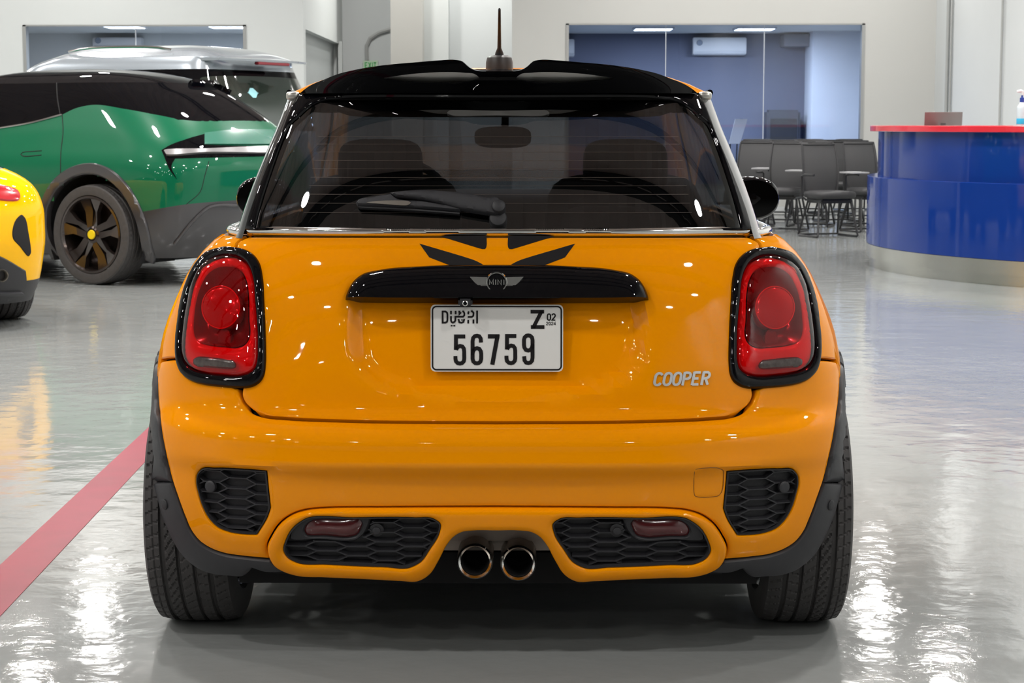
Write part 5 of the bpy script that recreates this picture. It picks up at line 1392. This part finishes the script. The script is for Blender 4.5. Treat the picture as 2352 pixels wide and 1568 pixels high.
# ------------------------------------------------------------------ conference chairs
M_CB = mat('chair_black', (.022, .022, .024), .6)
M_CM = mat('chair_mesh', (.045, .045, .047), .75)
M_CF = mat('chair_frame', (.03, .03, .032), .35, metal=.5)
M_CT = mat('tablet_top', (.34, .34, .35), .45)
def make_chair():
    c = empty('conference_chair')
    soft('seat', (.50, .48, .09), (0, -.02, .46), M_CB, c, e=.45, lv=10)
    Geo().box((-.20, -.20, .37), (.20, .20, .425)).obj('seat_pan', M_CF, c, bevel=.02)
    g = Geo(); vs = []; fs = []; n, m_ = 8, 8
    for i in range(n + 1):
        t = i / n; z = .50 + .50 * t; hw = .175 + .045 * math.sin(PI * (.25 + .5 * t))
        for j in range(m_ + 1):
            u = -1 + 2 * j / m_; vs.append((hw * u, .20 + .07 * t - .03 * (1 - u * u) - .03 * math.sin(PI * t), z))
    k = len(vs); vs += [(x, y + .012, z) for x, y, z in vs]
    for i in range(n):
        for j in range(m_):
            a = i * (m_ + 1) + j; f = (a, a + 1, a + m_ + 2, a + m_ + 1); fs += [f, tuple(q + k for q in f[::-1])]
    be = boundary_edges([f for f in fs if max(f) < k]); fs += [(b, a, a + k, b + k) for a, b in be]
    g.add(vs, fs).obj('backrest', M_CM, c)
    edge = [vs[i * (m_ + 1)] for i in range(n + 1)] + [vs[n * (m_ + 1) + j] for j in range(1, m_)] + [vs[i * (m_ + 1) + m_] for i in range(n, -1, -1)]
    Geo().tube(edge, [.016] * 2 + [.013] * (len(edge) - 4) + [.016] * 2, 6).obj('back_frame', M_CB, c)
    Geo().tube([(0, .205, .52), (0, .20, .42), (0, .10, .39)], .022, 6, flat=.5).obj('back_stay', M_CB, c)
    for s in (-1, 1):
        Geo().tube([(s * .23, .10, .40), (s * .275, .12, .44), (s * .28, .12, .66), (s * .28, .06, .675), (s * .28, -.16, .675)], .014, 6).obj('armrest', M_CF, c)
        Geo().tube([(s * .20, -.14, .38), (s * .25, -.22, .02), (s * .25, -.20, .013), (s * .25, .22, .013), (s * .25, .24, .02), (s * .20, .12, .38)], .013, 6).obj('sled_leg', M_CF, c)
    Geo().tube([(-.25, .23, .02), (.25, .23, .02)], .011, 6).obj('cross_bar', M_CF, c)
    Geo().box((.10, -.33, .69), (.33, -.03, .708)).obj('writing_tablet', M_CT, c, bevel=.008)
    return c
def copy_tree(o, parent=None):
    c = o.copy(); COL.objects.link(c); c.parent = parent
    for ch in list(o.children): copy_tree(ch, c)
    return c
CH = [  # pixel column, distance from camera, turn, label
 (1903, 21.8, 20, 'frontmost black mesh chair, standing alone before the others beside the blue counter'),
 (1798, 22.9, -23, 'black mesh chair directly right of the hatchback door mirror'),
 (1996, 22.9, 23, 'black mesh chair nearest the counter, partly behind the blue panel'),
 (1722, 24.0, -23, 'black mesh chair in the third row, leftmost, nearest the hatchback rear pillar'),
 (1862, 24.0, -20, 'black mesh chair behind the left shoulder of the frontmost chair'),
 (1994, 24.1, 20, 'black mesh chair in the third row, between the counter and the frontmost chair'),
 (1790, 25.1, -23, 'black mesh chair in the fourth row, left of two, below the air cooler'),
 (1926, 25.1, 17, 'black mesh chair in the fourth row, right of two, behind the frontmost chair'),
 (1722, 26.2, -23, 'black mesh chair in the fifth row, just right of the white board'),
 (1852, 26.2, -17, 'black mesh chair in the fifth row, at the edge between navy wall and pale partition'),
 (1982, 26.2, 20, 'black mesh chair in the fifth row, beside the counter edge'),
 (1784, 27.3, -23, 'black mesh chair in the sixth row, left one below the air cooler'),
 (1908, 27.3, 17, 'black mesh chair in the sixth row, in front of the pale partition'),
 (1728, 28.4, -20, 'black mesh chair in the back row, left one of three'),
 (1848, 28.4, -17, 'black mesh chair in the back row, middle one of three'),
 (1966, 28.4, 17, 'black mesh chair in the back row, right one of three'),
]
proto = make_chair()
for i, (cx, d, rz, lab) in enumerate(CH):
    c = proto if i == 0 else copy_tree(proto)
    p = at(cx, 500, d + CAM[1]); c.location = (p[0], d + CAM[1], 0); c.rotation_euler = (0, 0, math.radians(rz))
    c.scale = (1.0, 1.0, 1.03)
    tag(c, lab, 'chair', 'conference chairs behind the counter')
